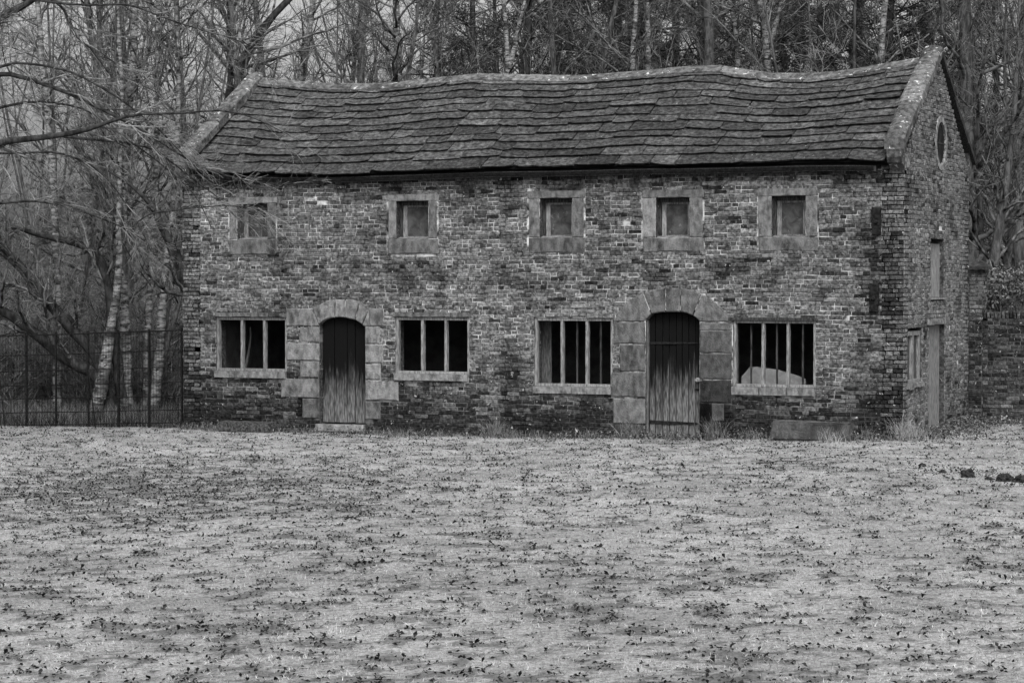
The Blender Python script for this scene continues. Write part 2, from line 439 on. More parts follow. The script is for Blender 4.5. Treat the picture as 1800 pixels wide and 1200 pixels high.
def stain_front(u, z):
    s = 0
    s += .62 * max(0, 1 - z / 1.15) ** .7 * (0.5 + 1.0 * mn.noise((u * .7, z, 3)) + .5)
    s += .25 * max(0, (z - 4.05) / .4)                               # darker towards the wall top
    s += .28 * max(0, 1 - abs(u - 12.9) / .6) * (.7 + .6 * mn.noise((u * 2, z * .9, 8)))
    s += .35 * max(0, mn.noise((u * .8, z * 1.3, 1)))
    s -= .30 * max(0, mn.noise((u * .5 + 7, z * .9, 5)))
    if 11.9 < u < 12.7 and 3.0 < z < 3.9: s += .2
    return s
def stain_gable(u, z):
    s = .35 * max(0, 1 - z / 1.0) + .45 * max(0, mn.noise((u * 1.1, z * .9, 21))) - .2 * max(0, mn.noise((u * .9, z * .8, 30)))
    s += .2 * max(0, 1 - abs(z - 3.9) / .5); s -= .15
    return s
def stain_dark(u, z): return .34 + .3 * mn.noise((u, z, 40))
def bricks(mb, M, zt, ivf, stain, wob=.012, ragl=0, ragr=0, head=3, prot=.010, mi=0, zb=-.15):
    k = 0; z = zb
    while z < zt:
        z0, z1 = z + .0055, z + CH - .0055
        header = (k % 5 == head); off = random.uniform(-.2, 0)
        for (s, e) in ivf(z, z + CH, True):
            if s == 0: s = s - random.uniform(-.3, 1) * ragl
            u = s + (0 if s > .01 else 0); first = True
            while u < e - .02:
                ln = (.112 if header else (.232 if random.random() < .82 else .112)) * random.uniform(.93, 1.07)
                if first and not header: ln = random.choice((.11, .17, .23)); 
                first = False
                e2 = min(u + ln, e)
                if e - e2 < .05: e2 = e
                a, b = u + .0055, e2 - .0055 + (ragr * random.uniform(0, .6) if e2 == e and e == L else 0)
                um = (a + b) / 2; wz = wob * mn.noise((um * .6, z * .6, 2)) * 2 + random.uniform(-.0025, .0025)
                d = prot + random.uniform(-.007, .006); j = lambda: random.uniform(-.003, .003)
                t = random.gauss(.56, .17)
                q = random.random()
                if q < .06: t = random.uniform(.05, .2)
                elif q < .15: t = random.uniform(.8, 1.05)
                t = max(.03, min(1.15, t - stain(um, z)))
                if random.random() < .004 and b - a > .09: d = -.02        # spalled brick
                c = .006; ti = random.uniform(-.003, .003)
                vs = [M(a, z0 + wz, -.03), M(b, z0 + wz + ti, -.03), M(b, z1 + wz + ti, -.03), M(a, z1 + wz, -.03),
                      M(a + j(), z0 + wz + j(), d - c), M(b + j(), z0 + wz + ti + j(), d - c), M(b + j(), z1 + wz + ti + j(), d - c), M(a + j(), z1 + wz + j(), d - c),
                      M(a + c + j(), z0 + c + wz + j(), d), M(b - c + j(), z0 + c + wz + ti + j(), d), M(b - c + j(), z1 - c + wz + ti + j(), d), M(a + c + j(), z1 - c + wz + j(), d)]
                fs = [(8, 9, 10, 11)]
                for i in range(4):
                    n = (i + 1) % 4; fs += [(i, n, 4 + n, 4 + i), (4 + i, 4 + n, 8 + n, 8 + i)]
                mb.add(vs, fs, t, mi); u = e2
        z += CH; k += 1
def backing(mb, M, zt, ivf, mi=1, mo=2, tk=TK, zb=-.15, stain=None):
    z = zb
    while z < zt:
        z1 = z + CH
        for (s, e) in ivf(z, z1, False):
            n = max(1, int((e - s) / .35)); us = np.linspace(s, e, n + 1)
            for a, b in zip(us[:-1], us[1:]):
                t = .62 - (stain((a + b) / 2, z) * 1.2 if stain else 0)
                mb.add([M(a, z, 0), M(b, z, 0), M(b, z1, 0), M(a, z1, 0)], [(0, 1, 2, 3)], max(.0, min(1, t)), mi)
            vs = [M(s, z, 0), M(e, z, 0), M(e, z1, 0), M(s, z1, 0), M(s, z, -tk), M(e, z, -tk), M(e, z1, -tk), M(s, z1, -tk)]
            mb.add(vs[4:], [(3, 2, 1, 0)], .5, mo)
            mb.add(vs, [(0, 3, 7, 4), (1, 5, 6, 2), (3, 2, 6, 7), (0, 4, 5, 1)], .3, 0)
        z = z1
def make_walls():
    mb = MB('brick', 'mortar', 'inner_dark')
    backing(mb, MF, WT, iv_front, stain=stain_front)
    bricks(mb, MF, WT, iv_front, stain_front, ragl=.035, ragr=.02)
    tag(mb.build('front_wall', bld))
    mb = MB('brick', 'mortar', 'inner_dark')
    backing(mb, MG, RZ - .06, iv_gable, stain=stain_gable)
    bricks(mb, MG, RZ - .06, iv_gable, stain_gable, head=3, prot=.012)
    mb.build('gable_wall', bld)
    mb = MB('brick', 'mortar', 'inner_dark')
    backing(mb, ML, RZ - .06, iv_plain)
    bricks(mb, ML, RZ - .06, iv_plain, stain_gable)
    mb.build('gable_wall', bld)
    mb = MB('brick', 'mortar', 'inner_dark')
    f = lambda a, b, c: [(0, L)]
    backing(mb, MR, WT, f); bricks(mb, MR, WT, f, stain_dark)
    mb.build('rear_wall', bld)
    mb = MB('inner_dark'); box(mb, (TK, TK, 2.42), (L - TK, W - TK, 2.55)); mb.build('upper_floor', bld)
    mb = MB('soil'); box(mb, (TK, TK, .05), (L - TK, W - TK, .15)); mb.build('ground_floor', bld)
make_walls()

# --- upper windows
def arc(cx, z0, hw, z1, a0, a1, n):
    return [(cx + hw * math.cos(a0 + (a1 - a0) * i / n), z0 + (z1 - z0) * math.sin(a0 + (a1 - a0) * i / n)) for i in range(n + 1)]
def wob(pts, a=.006): return [(u + random.uniform(-a, a), z + random.uniform(-a, a)) for u, z in pts]
def rp(r, a=.004):
    g = .005; p = [(r[0] + g, r[2] + g), (r[1] - g, r[2] + g), (r[1] - g, r[3] - g), (r[0] + g, r[3] - g)]; o = []
    for i in range(4):
        q = p[(i + 1) % 4]; l = math.hypot(q[0] - p[i][0], q[1] - p[i][1]); n = max(1, int(l / .11)) if a > .0035 else 1
        for k in range(n): o.append((p[i][0] + (q[0] - p[i][0]) * k / n, p[i][1] + (q[1] - p[i][1]) * k / n))
    return wob(o, a)
POS5 = ['first', 'second', 'third', 'fourth', 'fifth']
for k, (o_, i_) in enumerate(UPW):
    O = rectF(*o_); I = rectF(*i_)
    mb = MB('sandstone')
    js = .02
    prism(mb, rp((O[0], O[1], I[3], O[3])), MF, -.25, .014, tone=random.uniform(.4, .9))                 # lintel
    prism(mb, rp((O[0] + js, O[1], O[2], I[2])), MF, -.25, .022, bev=.02, tone=random.uniform(.2, .6))    # sill
    prism(mb, rp((O[0] + random.uniform(0, .03), I[0], I[2], I[3])), MF, -.25, .012, tone=random.uniform(.4, 1))
    prism(mb, rp((I[1], O[1] - random.uniform(0, .03), I[2], I[3])), MF, -.25, .012, tone=random.uniform(.2, .7))
    # sloping chamfer ledge inside the sill
    w_ = mb.build('window', bld)
    w_['label'] = 'small square upper window in a thick stone surround'
    fr = MB('wood_dark'); t = .045; y0, y1 = .15, .25  # dark outer frame strips also paint the shadowed gap around the casement
    box(fr, (I[0], y0, I[2]), (I[0] + t, y1, I[3]), .3, j=.002)
    box(fr, (I[1] - t, y0, I[2]), (I[1], y1, I[3]), .3, j=.002)
    box(fr, (I[0] + t, y0 + .003, I[3] - t * 1.5), (I[1] - t, y1, I[3]), .1)
    box(fr, (I[0] + t, y0 + .003, I[2]), (I[1] - t, y1, I[2] + .02), .5)
    fr.build('frame', w_)
    cs = MB('frame_wood'); a, b, c0_, d0_ = I[0] + t, I[1] - t, I[2] + .02, I[3] - t * 1.5; q = .075
    box(cs, (a, y0 + .03, c0_), (a + q, y0 + .06, d0_), .8, j=.002); box(cs, (b - q * .6, y0 + .03, c0_), (b, y0 + .06, d0_), .2, j=.002)
    box(cs, (a + q, y0 + .033, d0_ - .035), (b - q * .6, y0 + .06, d0_), -.6); box(cs, (a + q, y0 + .033, c0_), (b - q * .6, y0 + .06, c0_ + .03), -.2)
    cs.build('casement', w_)
    pn = MB('pane'); box(pn, (a + q * .5, y0 + .066, c0_), (b - q * .3, y0 + .075, d0_)); pn.build('pane', w_)
    ledge = MB('sandstone'); vs = [(I[0] + .002, .0, I[2] - .001), (I[1] - .002, .0, I[2] - .001), (I[1] - .002, y0, I[2] + .035), (I[0] + .002, y0, I[2] + .035), (I[0] + .002, y0, I[2] - .02), (I[1] - .002, y0, I[2] - .02)]
    ledge.add(vs, [(0, 1, 2, 3), (0, 3, 4), (1, 5, 2), (0, 4, 5, 1)], .9); ledge.build('ledge', w_)

# --- lower windows
for k, (f_, s_, m_, b_) in enumerate(LOW):
    r = rectF(*f_); sr = rectF(*s_)
    fr = MB('frame_wood'); t = .052; y0, y1 = .015, .105
    TN = .45
    box(fr, (r[0] + .004, y0, r[2]), (r[0] + t, y1, r[3] - .004), TN, j=.003)
    box(fr, (r[1] - t * .8, y0, r[2]), (r[1] - .004, y1, r[3] - .004), TN + .2, j=.003)
    box(fr, (r[0] + t, y0 + .002, r[3] - t), (r[1] - t * .8, y1, r[3] - .004), TN, j=.002)
    box(fr, (r[0] + t, y0 - .012, r[2]), (r[1] - t * .8, y1, r[2] + .045), TN + .3, j=.002)
    for mx in m_:
        u = PF(mx, 600)[0]; box(fr, (u - .024, y0 + .006, r[2] + .045), (u + .022, y1, r[3] - t), TN + .2, j=.004)
    w_ = fr.build('window', bld)
    sb = MB('sandstone')
    n = 2 if k == 2 else 3 if k == 3 else 1
    for i in range(n):
        a = sr[0] + (sr[1] - sr[0]) * i / n; b = sr[0] + (sr[1] - sr[0]) * (i + 1) / n
        prism(sb, rp((a, b, sr[2], sr[3]), .002), MF, -.2, .055, bev=.014, tone=.95)
    sb.build('sill', w_)
    for bx in b_:
        u = PF(bx, 600)[0]; bb = MB('wood_dark'); box(bb, (u - .013, .11, r[2] + .02), (u + .013, .136, r[3] - .02), 0., j=.003); bb.build('bar', w_)
    if k in (0, 1):      # flat stone strip over the frame
        lr = rectF(f_[0] - 2, 549 + (-1 if k else 0), f_[2] + 1, 557)
        lb = MB('sandstone'); nn = 4
        for i in range(nn):
            a = lr[0] + (lr[1] - lr[0]) * i / nn; b = lr[0] + (lr[1] - lr[0]) * (i + 1) / nn
            prism(lb, rp((a, b, lr[2], lr[3]), .006), MF, -.05, .030, bev=.01, tone=.5)
        lb.build('lintel', w_)
    if k == 2:
        lb = MB('coping')
        for (a, b, c, d) in ((958, 549, 985, 557), (1005, 549, 1030, 556), (1031, 551, 1078, 559), (1015, 543, 1048, 549.5), (1002, 534, 1050, 541.5)):
            q = rectF(a, b, c, d); prism(lb, rp(q, .004), MF, -.05, .024, bev=.008, tone=1.0)
        lb.build('lintel', w_)
    if k == 3:
        q = rectF(1281, 558, 1437, 562.5); lb = MB('wood_dark'); box(lb, (q[0], -.035, q[2]), (q[1], .1, q[3]), .5, j=.003); lb.build('lintel', w_)

# --- arched door surrounds
def surround(blocks, tones, vs_list, name='door_surround', extra=None, label=None):
    mb = MB('sandstone')
    for b, t in zip(blocks, tones):
        r = rectF(*b); q = rp((r[0], r[1], max(r[2], -.1), r[3]), .005)
        prism(mb, q, MF, -.22, .02 + random.uniform(-.005, .005), bev=.014, tone=t)
    for (pts, t) in vs_list:
        q = [PF(*p) for p in pts]; cu = sum(p[0] for p in q) / len(q); cz = sum(p[1] for p in q) / len(q)
        q = [(cu + (u - cu) * .965 + random.uniform(-.003, .003), cz + (z - cz) * .982) for u, z in q]
        prism(mb, q, MF, -.22, .022 + random.uniform(-.006, .006), bev=.014, tone=t + random.uniform(-.1, .1))
    o = mb.build(name, bld)
    if label: o['label'] = label
    return o
surround(SL, [.8, .7, 1., .9, .8, .3, .9, .9, 1., 1., 1.1, .45],
         [([(549.5, 541.5), (561, 570), (569, 563.5), (577, 560), (589, 557.5), (589, 526), (575, 529), (562, 535)], .85),
          ([(590, 526), (590, 557.5), (607, 558), (607, 526)], 1.05),
          ([(608, 526), (607, 558), (615, 560), (624, 562), (632, 529), (621, 526)], .9),
          ([(633, 529), (624.5, 562.5), (636.5, 569.5), (649.5, 541), (641, 533)], 1.0),
          ([(550, 543), (550, 572.5), (561.5, 573), (561, 571)], .8),
          ([(637, 571), (641, 573.5), (650, 573), (650, 542.5)], .9)], label='pale stone quoins and low arch round the left door')
surround(SR, [.35, .3, .35, .6, -.1, .4, .15, .05, -.25, -.45, .0, -.5],
         [([(1079, 564.5), (1134, 564.5), (1139, 559), (1145, 552), (1131, 516), (1112, 525), (1095, 538), (1085, 551)], .5),
          ([(1131.5, 515.5), (1145.5, 551.5), (1156, 549.5), (1170, 548.5), (1170, 506), (1150, 508.5)], .35),
          ([(1170.5, 506), (1170.5, 548.5), (1196, 548.5), (1196, 506), (1183, 505.5)], .45),
          ([(1196.5, 506), (1196.5, 548.5), (1207, 550), (1217, 554), (1233.5, 517), (1216, 509)], .35),
          ([(1234, 517.5), (1217.5, 554.5), (1224, 559), (1230, 565), (1286, 565), (1279, 551), (1268, 539), (1252, 526)], .5)],
         label='large stone arch and block jambs round the right door')

def door(px0, px1, crown, spring, bottom, n, y=.10, tn=.5, extra=False, label=None):
    u0, _ = PF(px0, 600); u1, _ = PF(px1, 600); zc = PF((px0 + px1) / 2, crown)[1]; zs = PF((px0 + px1) / 2, spring)[1]; zb = max(.04, PF((px0 + px1) / 2, bottom)[1])
    mb = MB('door_wood'); e = [u0]
    for i in range(n): e.append(u0 + (u1 - u0) * (i + 1 + (random.uniform(-.2, .2) if i < n - 1 else 0)) / n)
    top = lambda u: zs + (zc - zs) * math.sqrt(max(0, 1 - ((u - (u0 + u1) / 2) / ((u1 - u0) / 2)) ** 2 * .95)) + .03
    for a, b in zip(e[:-1], e[1:]):
        dy = random.uniform(-.008, .008); g = .007
        prism(mb, [(a + g, zb + random.uniform(0, .02)), (b - g, zb + random.uniform(0, .02)), (b - g, top(b)), ((a + b) / 2, top((a + b) / 2)), (a + g, top(a))], MF, -y - .04, -y + dy, bev=.005, tone=tn + random.uniform(-.18, .18))
    o = mb.build('door', bld)
    if label: o['label'] = label
    bk = MB('wood_dark'); box(bk, (u0 - .03, y + .045, zb), (u1 + .03, y + .07, zc + .02)); bk.build('back_boards', o)
    return o, u0, u1, zb
d1, *_ = door(563, 642, 559, 572, 744, 4, tn=.72, label='narrow plank door, black above and bleached below')
st = MB('sandstone'); r = rectF(556, 744, 641, 752); prism(st, rp((r[0], r[1], .01, r[3])), MF, -.3, .07, bev=.02, tone=1.2); st.build('doorstep', bld)
d2, u0, u1, zb = door(1138, 1229, 550, 566, 769, 8, y=.13, tn=.58, label='wide plank door with two iron strap hinges')
def strap(px0, px1, y0, y1, parent, yy=.13, thick=1):
    a = PF(px0, y0); b = PF(px1, y1); mb = MB('iron'); M = MF; h = .032 * thick
    pts = [(a[0], a[1] - h), (b[0], b[1] - h * .5), (b[0] + .02, b[1]), (b[0], b[1] + h * .5), (a[0], a[1] + h)]
    prism(mb, pts, M, -yy + .004, -yy + .016, bev=.003); mb.build('hinge', parent)
strap(1138, 1222, 603, 603, d2, thick=.7); strap(1137, 1222, 742, 745, d2)
la = MB('coping'); c = PF(1224, 668)
pts = [(c[0] + .045 * math.cos(a), c[1] + .04 * math.sin(a)) for a in np.linspace(0, 2 * math.pi, 9)[:-1]]
prism(la, pts, MF, -.12, -.05, tone=1.3); box(la, (c[0] + .02, -.03, c[1] - .015), (c[0] + .1, .09, c[1] + .015), 1.2); la.build('latch', d2)
bo = MB('iron'); c = PF(1221, 685); box(bo, (c[0] - .03, .10, c[1] - .012), (c[0] + .08, .125, c[1] + .012)); bo.build('bolt', d2)
jp = MB('frame_wood'); a = PF(1133, 600)[0]; box(jp, (a - .02, .05, .06), (a + .035, .16, PF(1135, 563)[1]), -.2, j=.004); jp.build('door_jamb', bld)

# --- gable openings
mb = MB('coping'); n = 20
for i in range(n):
    a0 = 2 * math.pi * i / n; a1 = 2 * math.pi * (i + 1) / n; r0, r1 = OV[2] - .01, OV[2] + .10
    c = lambda r, a: (OV[0] + r * math.cos(a), OV[1] + r * math.sin(a))
    prism(mb, [c(r0, a0), c(r1, a0), c(r1, a1), c(r0, a1)], MG, -.1, .025, bev=.006, tone=1.4)
ow = mb.build('round_window', bld); ow['label'] = 'round window ringed in stone high in the gable'
pb = MB('underlay'); prism(pb, [c(OV[2], 2 * math.pi * i / 24) for i in range(24)], MG, -.04, -.012, bev=.001); pb.build('pane', ow)
gb = MB('wood_dark'); box(gb, (L - .02, OV[0] - .012, OV[1] - OV[2]), (L - .004, OV[0] + .012, OV[1] + OV[2])); box(gb, (L - .019, OV[0] - OV[2], OV[1] - .012), (L - .003, OV[0] + OV[2], OV[1] + .012)); gb.build('glazing_bar', ow)
# hatch
mb = MB('frame_wood')
e = np.linspace(gh[0], gh[1], 5)
for a, b in zip(e[:-1], e[1:]): prism(mb, [(a + .003, gh[2] + .01), (b - .003, gh[2] + .01), (b - .003, gh[3] - .03), (a + .003, gh[3] - .03)], MG, -.12, -.07, bev=.004, tone=.8)
hb = mb.build('loft_hatch', bld); hb['label'] = 'pale boarded loft hatch in the gable'
sb = MB('frame_wood'); prism(sb, rp((gh[0] - .03, gh[1] + .03, gh[2] - .03, gh[2] + .01), .001), MG, -.1, .03, tone=.8); sb.build('sill', hb)
# gable window
mb = MB('frame_wood'); g = gw; t = .07
for (a, b, c_, d_) in ((g[0], g[0] + t, g[2], g[3]), (g[1] - t, g[1], g[2], g[3]), ((g[0] + g[1]) / 2 - .05, (g[0] + g[1]) / 2 + .05, g[2], g[3] - t), (g[0] + t, g[1] - t, g[3] - t, g[3]), (g[0] + t, g[1] - t, g[2], g[2] + .05)):
    prism(mb, [(a, c_), (b, c_), (b, d_), (a, d_)], MG, -.10, -.02 - random.uniform(0, .004), bev=.004, tone=.5)
wg = mb.build('window', bld); wg['label'] = 'small two-light window in the gable wall'
sb = MB('sandstone'); prism(sb, rp(gws), MG, -.2, .05, tone=.9); sb.build('sill', wg)
pb = MB('pane'); prism(pb, [(g[0] + .02, g[2] + .02), (g[1] - .02, g[2] + .02), (g[1] - .02, g[3] - .02), (g[0] + .02, g[3] - .02)], MG, -.09, -.07, bev=.001); pb.build('pane', wg)
# gable door
mb = MB('frame_wood')
e = np.linspace(gd[0] + .06, gd[1], 7)
for a, b in zip(e[:-1], e[1:]): prism(mb, [(a + .003, .14), (b - .003, .14), (b - .003, gd[3]), (a + .003, gd[3])], MG, -.16, -.085, bev=.004, tone=.4)
gdo = mb.build('door', bld); gdo['label'] = 'tall narrow plank door set deep in the gable wall'
jb = MB('frame_wood'); prism(jb, [(gd[0], .14), (gd[0] + .06, .14), (gd[0] + .06, gd[3]), (gd[0], gd[3])], MG, -.17, -.04, bev=.003, tone=-.2); jb.build('door_jamb', gdo)
lb = MB('coping'); prism(lb, rp(gdl), MG, -.3, .03, tone=1.1); lb.build('lintel', gdo)
pb2 = MB('coping')
q = rectG(1631, 540, 1660, 560)
zz = q[2] + .004
while zz < q[3] - .05:
    uu = q[0]
    while uu < q[1] - .1:
        ln = random.choice((.11, .22)); prism(pb2, rp((uu + .003, min(uu + ln, q[1]) - .003, zz + .003, zz + CH - .006), .003), MG, -.02, .022, bev=.006, tone=random.uniform(.8, 1.3)); uu += ln
    zz += CH
pb2.build('limewashed_bricks', bld)

# --- anchor plates on the facade near the corner
for (x0, y0, x1, y1) in ((1533, 364, 1550, 415), (1529, 497, 1546, 549)):
    r = rectF(x0, y0, x1, y1); mb = MB('iron')
    prism(mb, rp((r[0], r[1], r[2], r[3]), .008), MF, .0, .07, bev=.012, tone=.3)
    cu, cz = (r[0] + r[1]) / 2, r[2] + (r[3] - r[2]) * .48
    pp = MB('iron'); prism(pp, [(cu + .035 * math.cos(a), cz + .035 * math.sin(a)) for a in np.linspace(0, 6.28, 9)[:-1]], MF, .07, .105, bev=.01)
    o = mb.build('anchor_plate', bld); pp.build('bolt', o)

# --- roof ------------------------------------------------------------
EX = [345, 370, 450, 520, 600, 700, 850, 1000, 1100, 1200, 1300, 1400, 1480, 1555, 1620]
EY = [303, 305, 308, 309, 308, 305, 299, 297, 294, 293, 291, 288, 287, 288, 288]
RX = [450, 500, 560, 600, 650, 700, 770, 832, 880, 920, 1000, 1090, 1180, 1230, 1268, 1310, 1355, 1400, 1450, 1500, 1540, 1620, 1650]
RY = [136, 140, 146, 147, 147, 145, 137, 129, 130, 131, 133, 127, 119, 116, 115, 121, 128, 129, 127, 122, 114, 101, 97]
EV = -.19; RV = W / 2
eu, ez = zip(*[PF(x, y, EV) for x, y in zip(EX, EY)]); ru, rz = zip(*[PF(x, y, RV) for x, y in zip(RX, RY)])
def roof_pt(u, t, off=0.0, side=1):
    e = np.interp(u, eu, ez); r = np.interp(u, ru, rz) - .05
    z = e + (r - e) * t - .05 * math.sin(math.pi * t) + .035 * mn.noise((u * .8, t * 2.5, 4)) * math.sin(math.pi * min(1, t * 1.2 + .1))
    y = EV + (RV - EV) * t
    ny, nz = -.6, .8
    y += ny * off; z += nz * off
    if side < 0: y = W - y
    return (u, y, z)
U0, U1 = .22, L - .30
rows = [0]
hs = [.40, .30, .33, .27, .32, .25, .29, .26, .23, .26, .22, .24]
for h in hs: rows.append(rows[-1] + h)
rows = [r / rows[-1] * .975 for r in rows]
def slates(side):
    mb = MB('slate', 'underlay'); nU = 60
    for i in range(nU):                    # boarding below
        a = -.0 + L * i / nU; b = L * (i + 1) / nU
        for k in range(8):
            t0, t1 = .02 + .98 * k / 8, .02 + .98 * (k + 1) / 8
            q = [roof_pt(a, t0, -.02, side), roof_pt(b, t0, -.02, side), roof_pt(b, t1, -.02, side), roof_pt(a, t1, -.02, side)]
            q2 = [roof_pt(a, t0, -.07, side), roof_pt(b, t0, -.07, side), roof_pt(b, t1, -.07, side), roof_pt(a, t1, -.07, side)]
            mb.add(q, [(0, 1, 2, 3)], .5, 1); mb.add(q2, [(3, 2, 1, 0)], .5, 1)
    for r in range(len(rows) - 1):
        t0, t1 = rows[r], min(1.0, rows[r + 1] + .045)
        u = U0 - random.uniform(0, .25)
        if r < 1: u = U0 - .05
        while u < U1:
            wd = random.uniform(.36, .95) if random.random() < .8 else random.uniform(.9, 1.25)
            a, b = max(u, U0 - .06), min(u + wd, U1 + .04); u += wd
            if b - a < .08: continue
            n = max(2, int((b - a) / .12)); th = random.uniform(.028, .048); lift = random.uniform(.0, .016)
            dt = random.gauss(0, .005); sk = random.gauss(0, .008); tone = random.gauss(.5, .19) + .16 * (t0 - .4)
            if random.random() < .12: tone += .35
            if random.random() < .06: dt -= .012
            g = random.uniform(.004, .014); jag = random.uniform(.001, .0035)
            tops = []; bots = []; up_ = []
            for i in range(n + 1):
                uu = a + g + (b - a - 2 * g) * i / n; ed = dt + sk * (i / n - .5) + random.gauss(0, jag)
                if i in (0, n): ed += random.uniform(0, .012)
                tb = t0 + ed
                bots.append(roof_pt(uu, tb + .012, .016 + lift, side)); tops.append(roof_pt(uu, tb + .002, .018 + th + lift, side))
                up_.append(roof_pt(uu, t1, .012, side))
            vs = bots + tops + up_ + [roof_pt(a + g, t1, -.01, side), roof_pt(b - g, t1, -.01, side)]
            m = n + 1; fs = []
            for i in range(n): fs += [(i, i + 1, m + i + 1, m + i), (m + i, m + i + 1, 2 * m + i + 1, 2 * m + i)]
            for i in range(n): fs.append((i, 2 * m + i, 2 * m + i + 1, i + 1))
            fs += [(0, m, 2 * m), (n, 2 * m + n, m + n)]
            mb.add(vs, fs, max(.05, min(1.2, tone)), 0)
    return mb
roof = slates(1).build('roof', bld); roof['label'] = 'sagging roof of mossy stone slates in uneven courses'
slates(-1).build('roof', bld)
# ridge stones
mb = MB('coping'); u = U0 - .1
while u < U1 + .05:
    ln = random.uniform(.75, 1.05); a, b = u + .004, min(u + ln, U1 + .1) - .004; u += ln
    if b - a < .15: continue
    n = 4; jz = random.uniform(-.008, .012); rings = []
    for i in range(n + 1):
        uu = a + (b - a) * i / n; z = np.interp(uu, ru, rz) + jz + random.uniform(-.003, .003)
        w2 = .19
        rings.append([(uu, RV - w2, z - w2 * .74 - .035), (uu, RV - w2 - .015, z - w2 * .74 + .015), (uu, RV - .05, z - .022), (uu, RV, z), (uu, RV + .05, z - .022), (uu, RV + w2 + .015, z - w2 * .74 + .015), (uu, RV + w2, z - w2 * .74 - .035)])
    vs = [p for r_ in rings for p in r_]; fs = []
    for i in range(n):
        for k in range(6): fs.append((i * 7 + k, i * 7 + k + 1, i * 7 + 8 + k, i * 7 + 7 + k))
    fs += [tuple(range(6, -1, -1)), tuple(n * 7 + k for k in range(7))]
    mb.add(vs, fs, random.uniform(.3, .8))
mb.build('ridge', roof)
# copings and kneelers
def coping(x0, x1, zl, name='coping'):
    mb = MB('coping', 'wood_dark')
    for side in (1, -1):
        hk = 1 if side > 0 else .45
        ts = np.r_[0, np.cumsum([random.uniform(.8, 1.2) for _ in range(5)])]; ts /= ts[-1]
        for a, b in zip(ts[:-1], ts[1:]):
            def pt(x, t, h):
                y = -.26 + (RV + .26) * t; z = zl + (RZ + .06 - zl) * t + (h * hk if h > 0 else h) + (0 if side > 0 else .05 * sst(.9, 1, t))
                if side < 0: y = W - y
                return (x, y, z)
            j = lambda: random.uniform(-.012, .012); a2, b2 = a + .003, b - .003 if b < 1 else 1
            n = 3; rg_ = []
            jj = [j() for _ in range(4)]; base = random.uniform(-.01, .01)
            for i in range(n + 1):
                t = a2 + (b2 - a2) * i / n; c_ = -.012 if i in (0, n) else 0
                rg_.append([pt(x0 + jj[0], t, -.06), pt(x0 + jj[0], t, .10 + base + c_), pt(x0 + .04 + jj[0], t, .135 + base + c_), pt((x0 + x1) / 2, t, .15 + base + j() * .5 + c_), pt(x1 - .04 + jj[1], t, .135 + base + c_), pt(x1 + jj[1], t, .10 + base + c_), pt(x1 + jj[1], t, -.06)])
            vs = [p for r_ in rg_ for p in r_]; fs = []
            for i in range(n):
                for k in range(6): fs.append((i * 7 + k, i * 7 + k + 1, i * 7 + 8 + k, i * 7 + 7 + k))
                fs.append((i * 7 + 6, i * 7, i * 7 + 7, i * 7 + 13))
            fs += [tuple(range(6, -1, -1)), tuple(n * 7 + k for k in range(7))]
            mb.add(vs, fs, random.uniform(.2, .9), 0 if side > 0 else 1)
    o = mb.build(name, bld)
    for s in (1, -1):
        kb = MB('coping'); yy = lambda y: y if s > 0 else W - y
        xx0, xx1 = (x0 + .06, x1 - .05)
        pr = [(-.30, 4.74), (.1, 4.95), (.1, 4.42), (-.02, 4.42), (-.10, 4.50), (-.24, 4.54), (-.29, 4.62)]
        vs = [(xx0, yy(y), z) for y, z in pr] + [(xx1, yy(y), z) for y, z in pr]; n = len(pr)
        fs = [tuple(range(n)), tuple(range(2 * n - 1, n - 1, -1))] + [(i, (i + 1) % n, n + (i + 1) % n, n + i) for i in range(n)]
        kb.add(vs, fs, .2); kb.build('kneeler', o)
    return o
coping(-.06, .26, 4.80); coping(L - .27, L + .07, 4.80)
q = MB('coping'); r = rectG(1586, 262, 1605, 288); prism(q, rp((.0, .30, 4.45, 4.68), .01), MG, -.1, .03, tone=1.3); q.build('corner_stone', bld)
# eaves board, gutter, rafter feet
mb = MB('wood_dark')
for a, b in zip(np.linspace(.1, L - .42, 30)[:-1], np.linspace(.1, L - .42, 30)[1:]):
    za, zb_ = np.interp(a, eu, ez), np.interp(b, eu, ez)
    vs = [(a, -.15, za - .12), (b, -.15, zb_ - .12), (b, -.03, zb_ - .12), (a, -.03, za - .12), (a, -.15, za - .03), (b, -.15, zb_ - .03), (b, -.03, zb_ - .03), (a, -.03, za - .03)]
    hexa(mb, vs, .2)
mb.build('eaves_board', bld)
mb = MB('iron'); n = 40; prof = [(-.03, .0), (-.06, -.055), (-.11, -.07), (-.16, -.055), (-.185, .0), (-.178, .0), (-.155, -.045), (-.11, -.06), (-.065, -.045), (-.037, .0)]
xs = np.linspace(.35, L - .45, n); vs = []; fs = []
for i, x in enumerate(xs):
    z = np.interp(x, eu, ez) - .045
    for (y, dz) in prof: vs.append((x, y - .01, z + dz))
m = len(prof)
for i in range(n - 1):
    for k in range(m): fs.append((i * m + k, i * m + (k + 1) % m, (i + 1) * m + (k + 1) % m, (i + 1) * m + k))
mb.add(vs, fs); mb.build('gutter', bld)

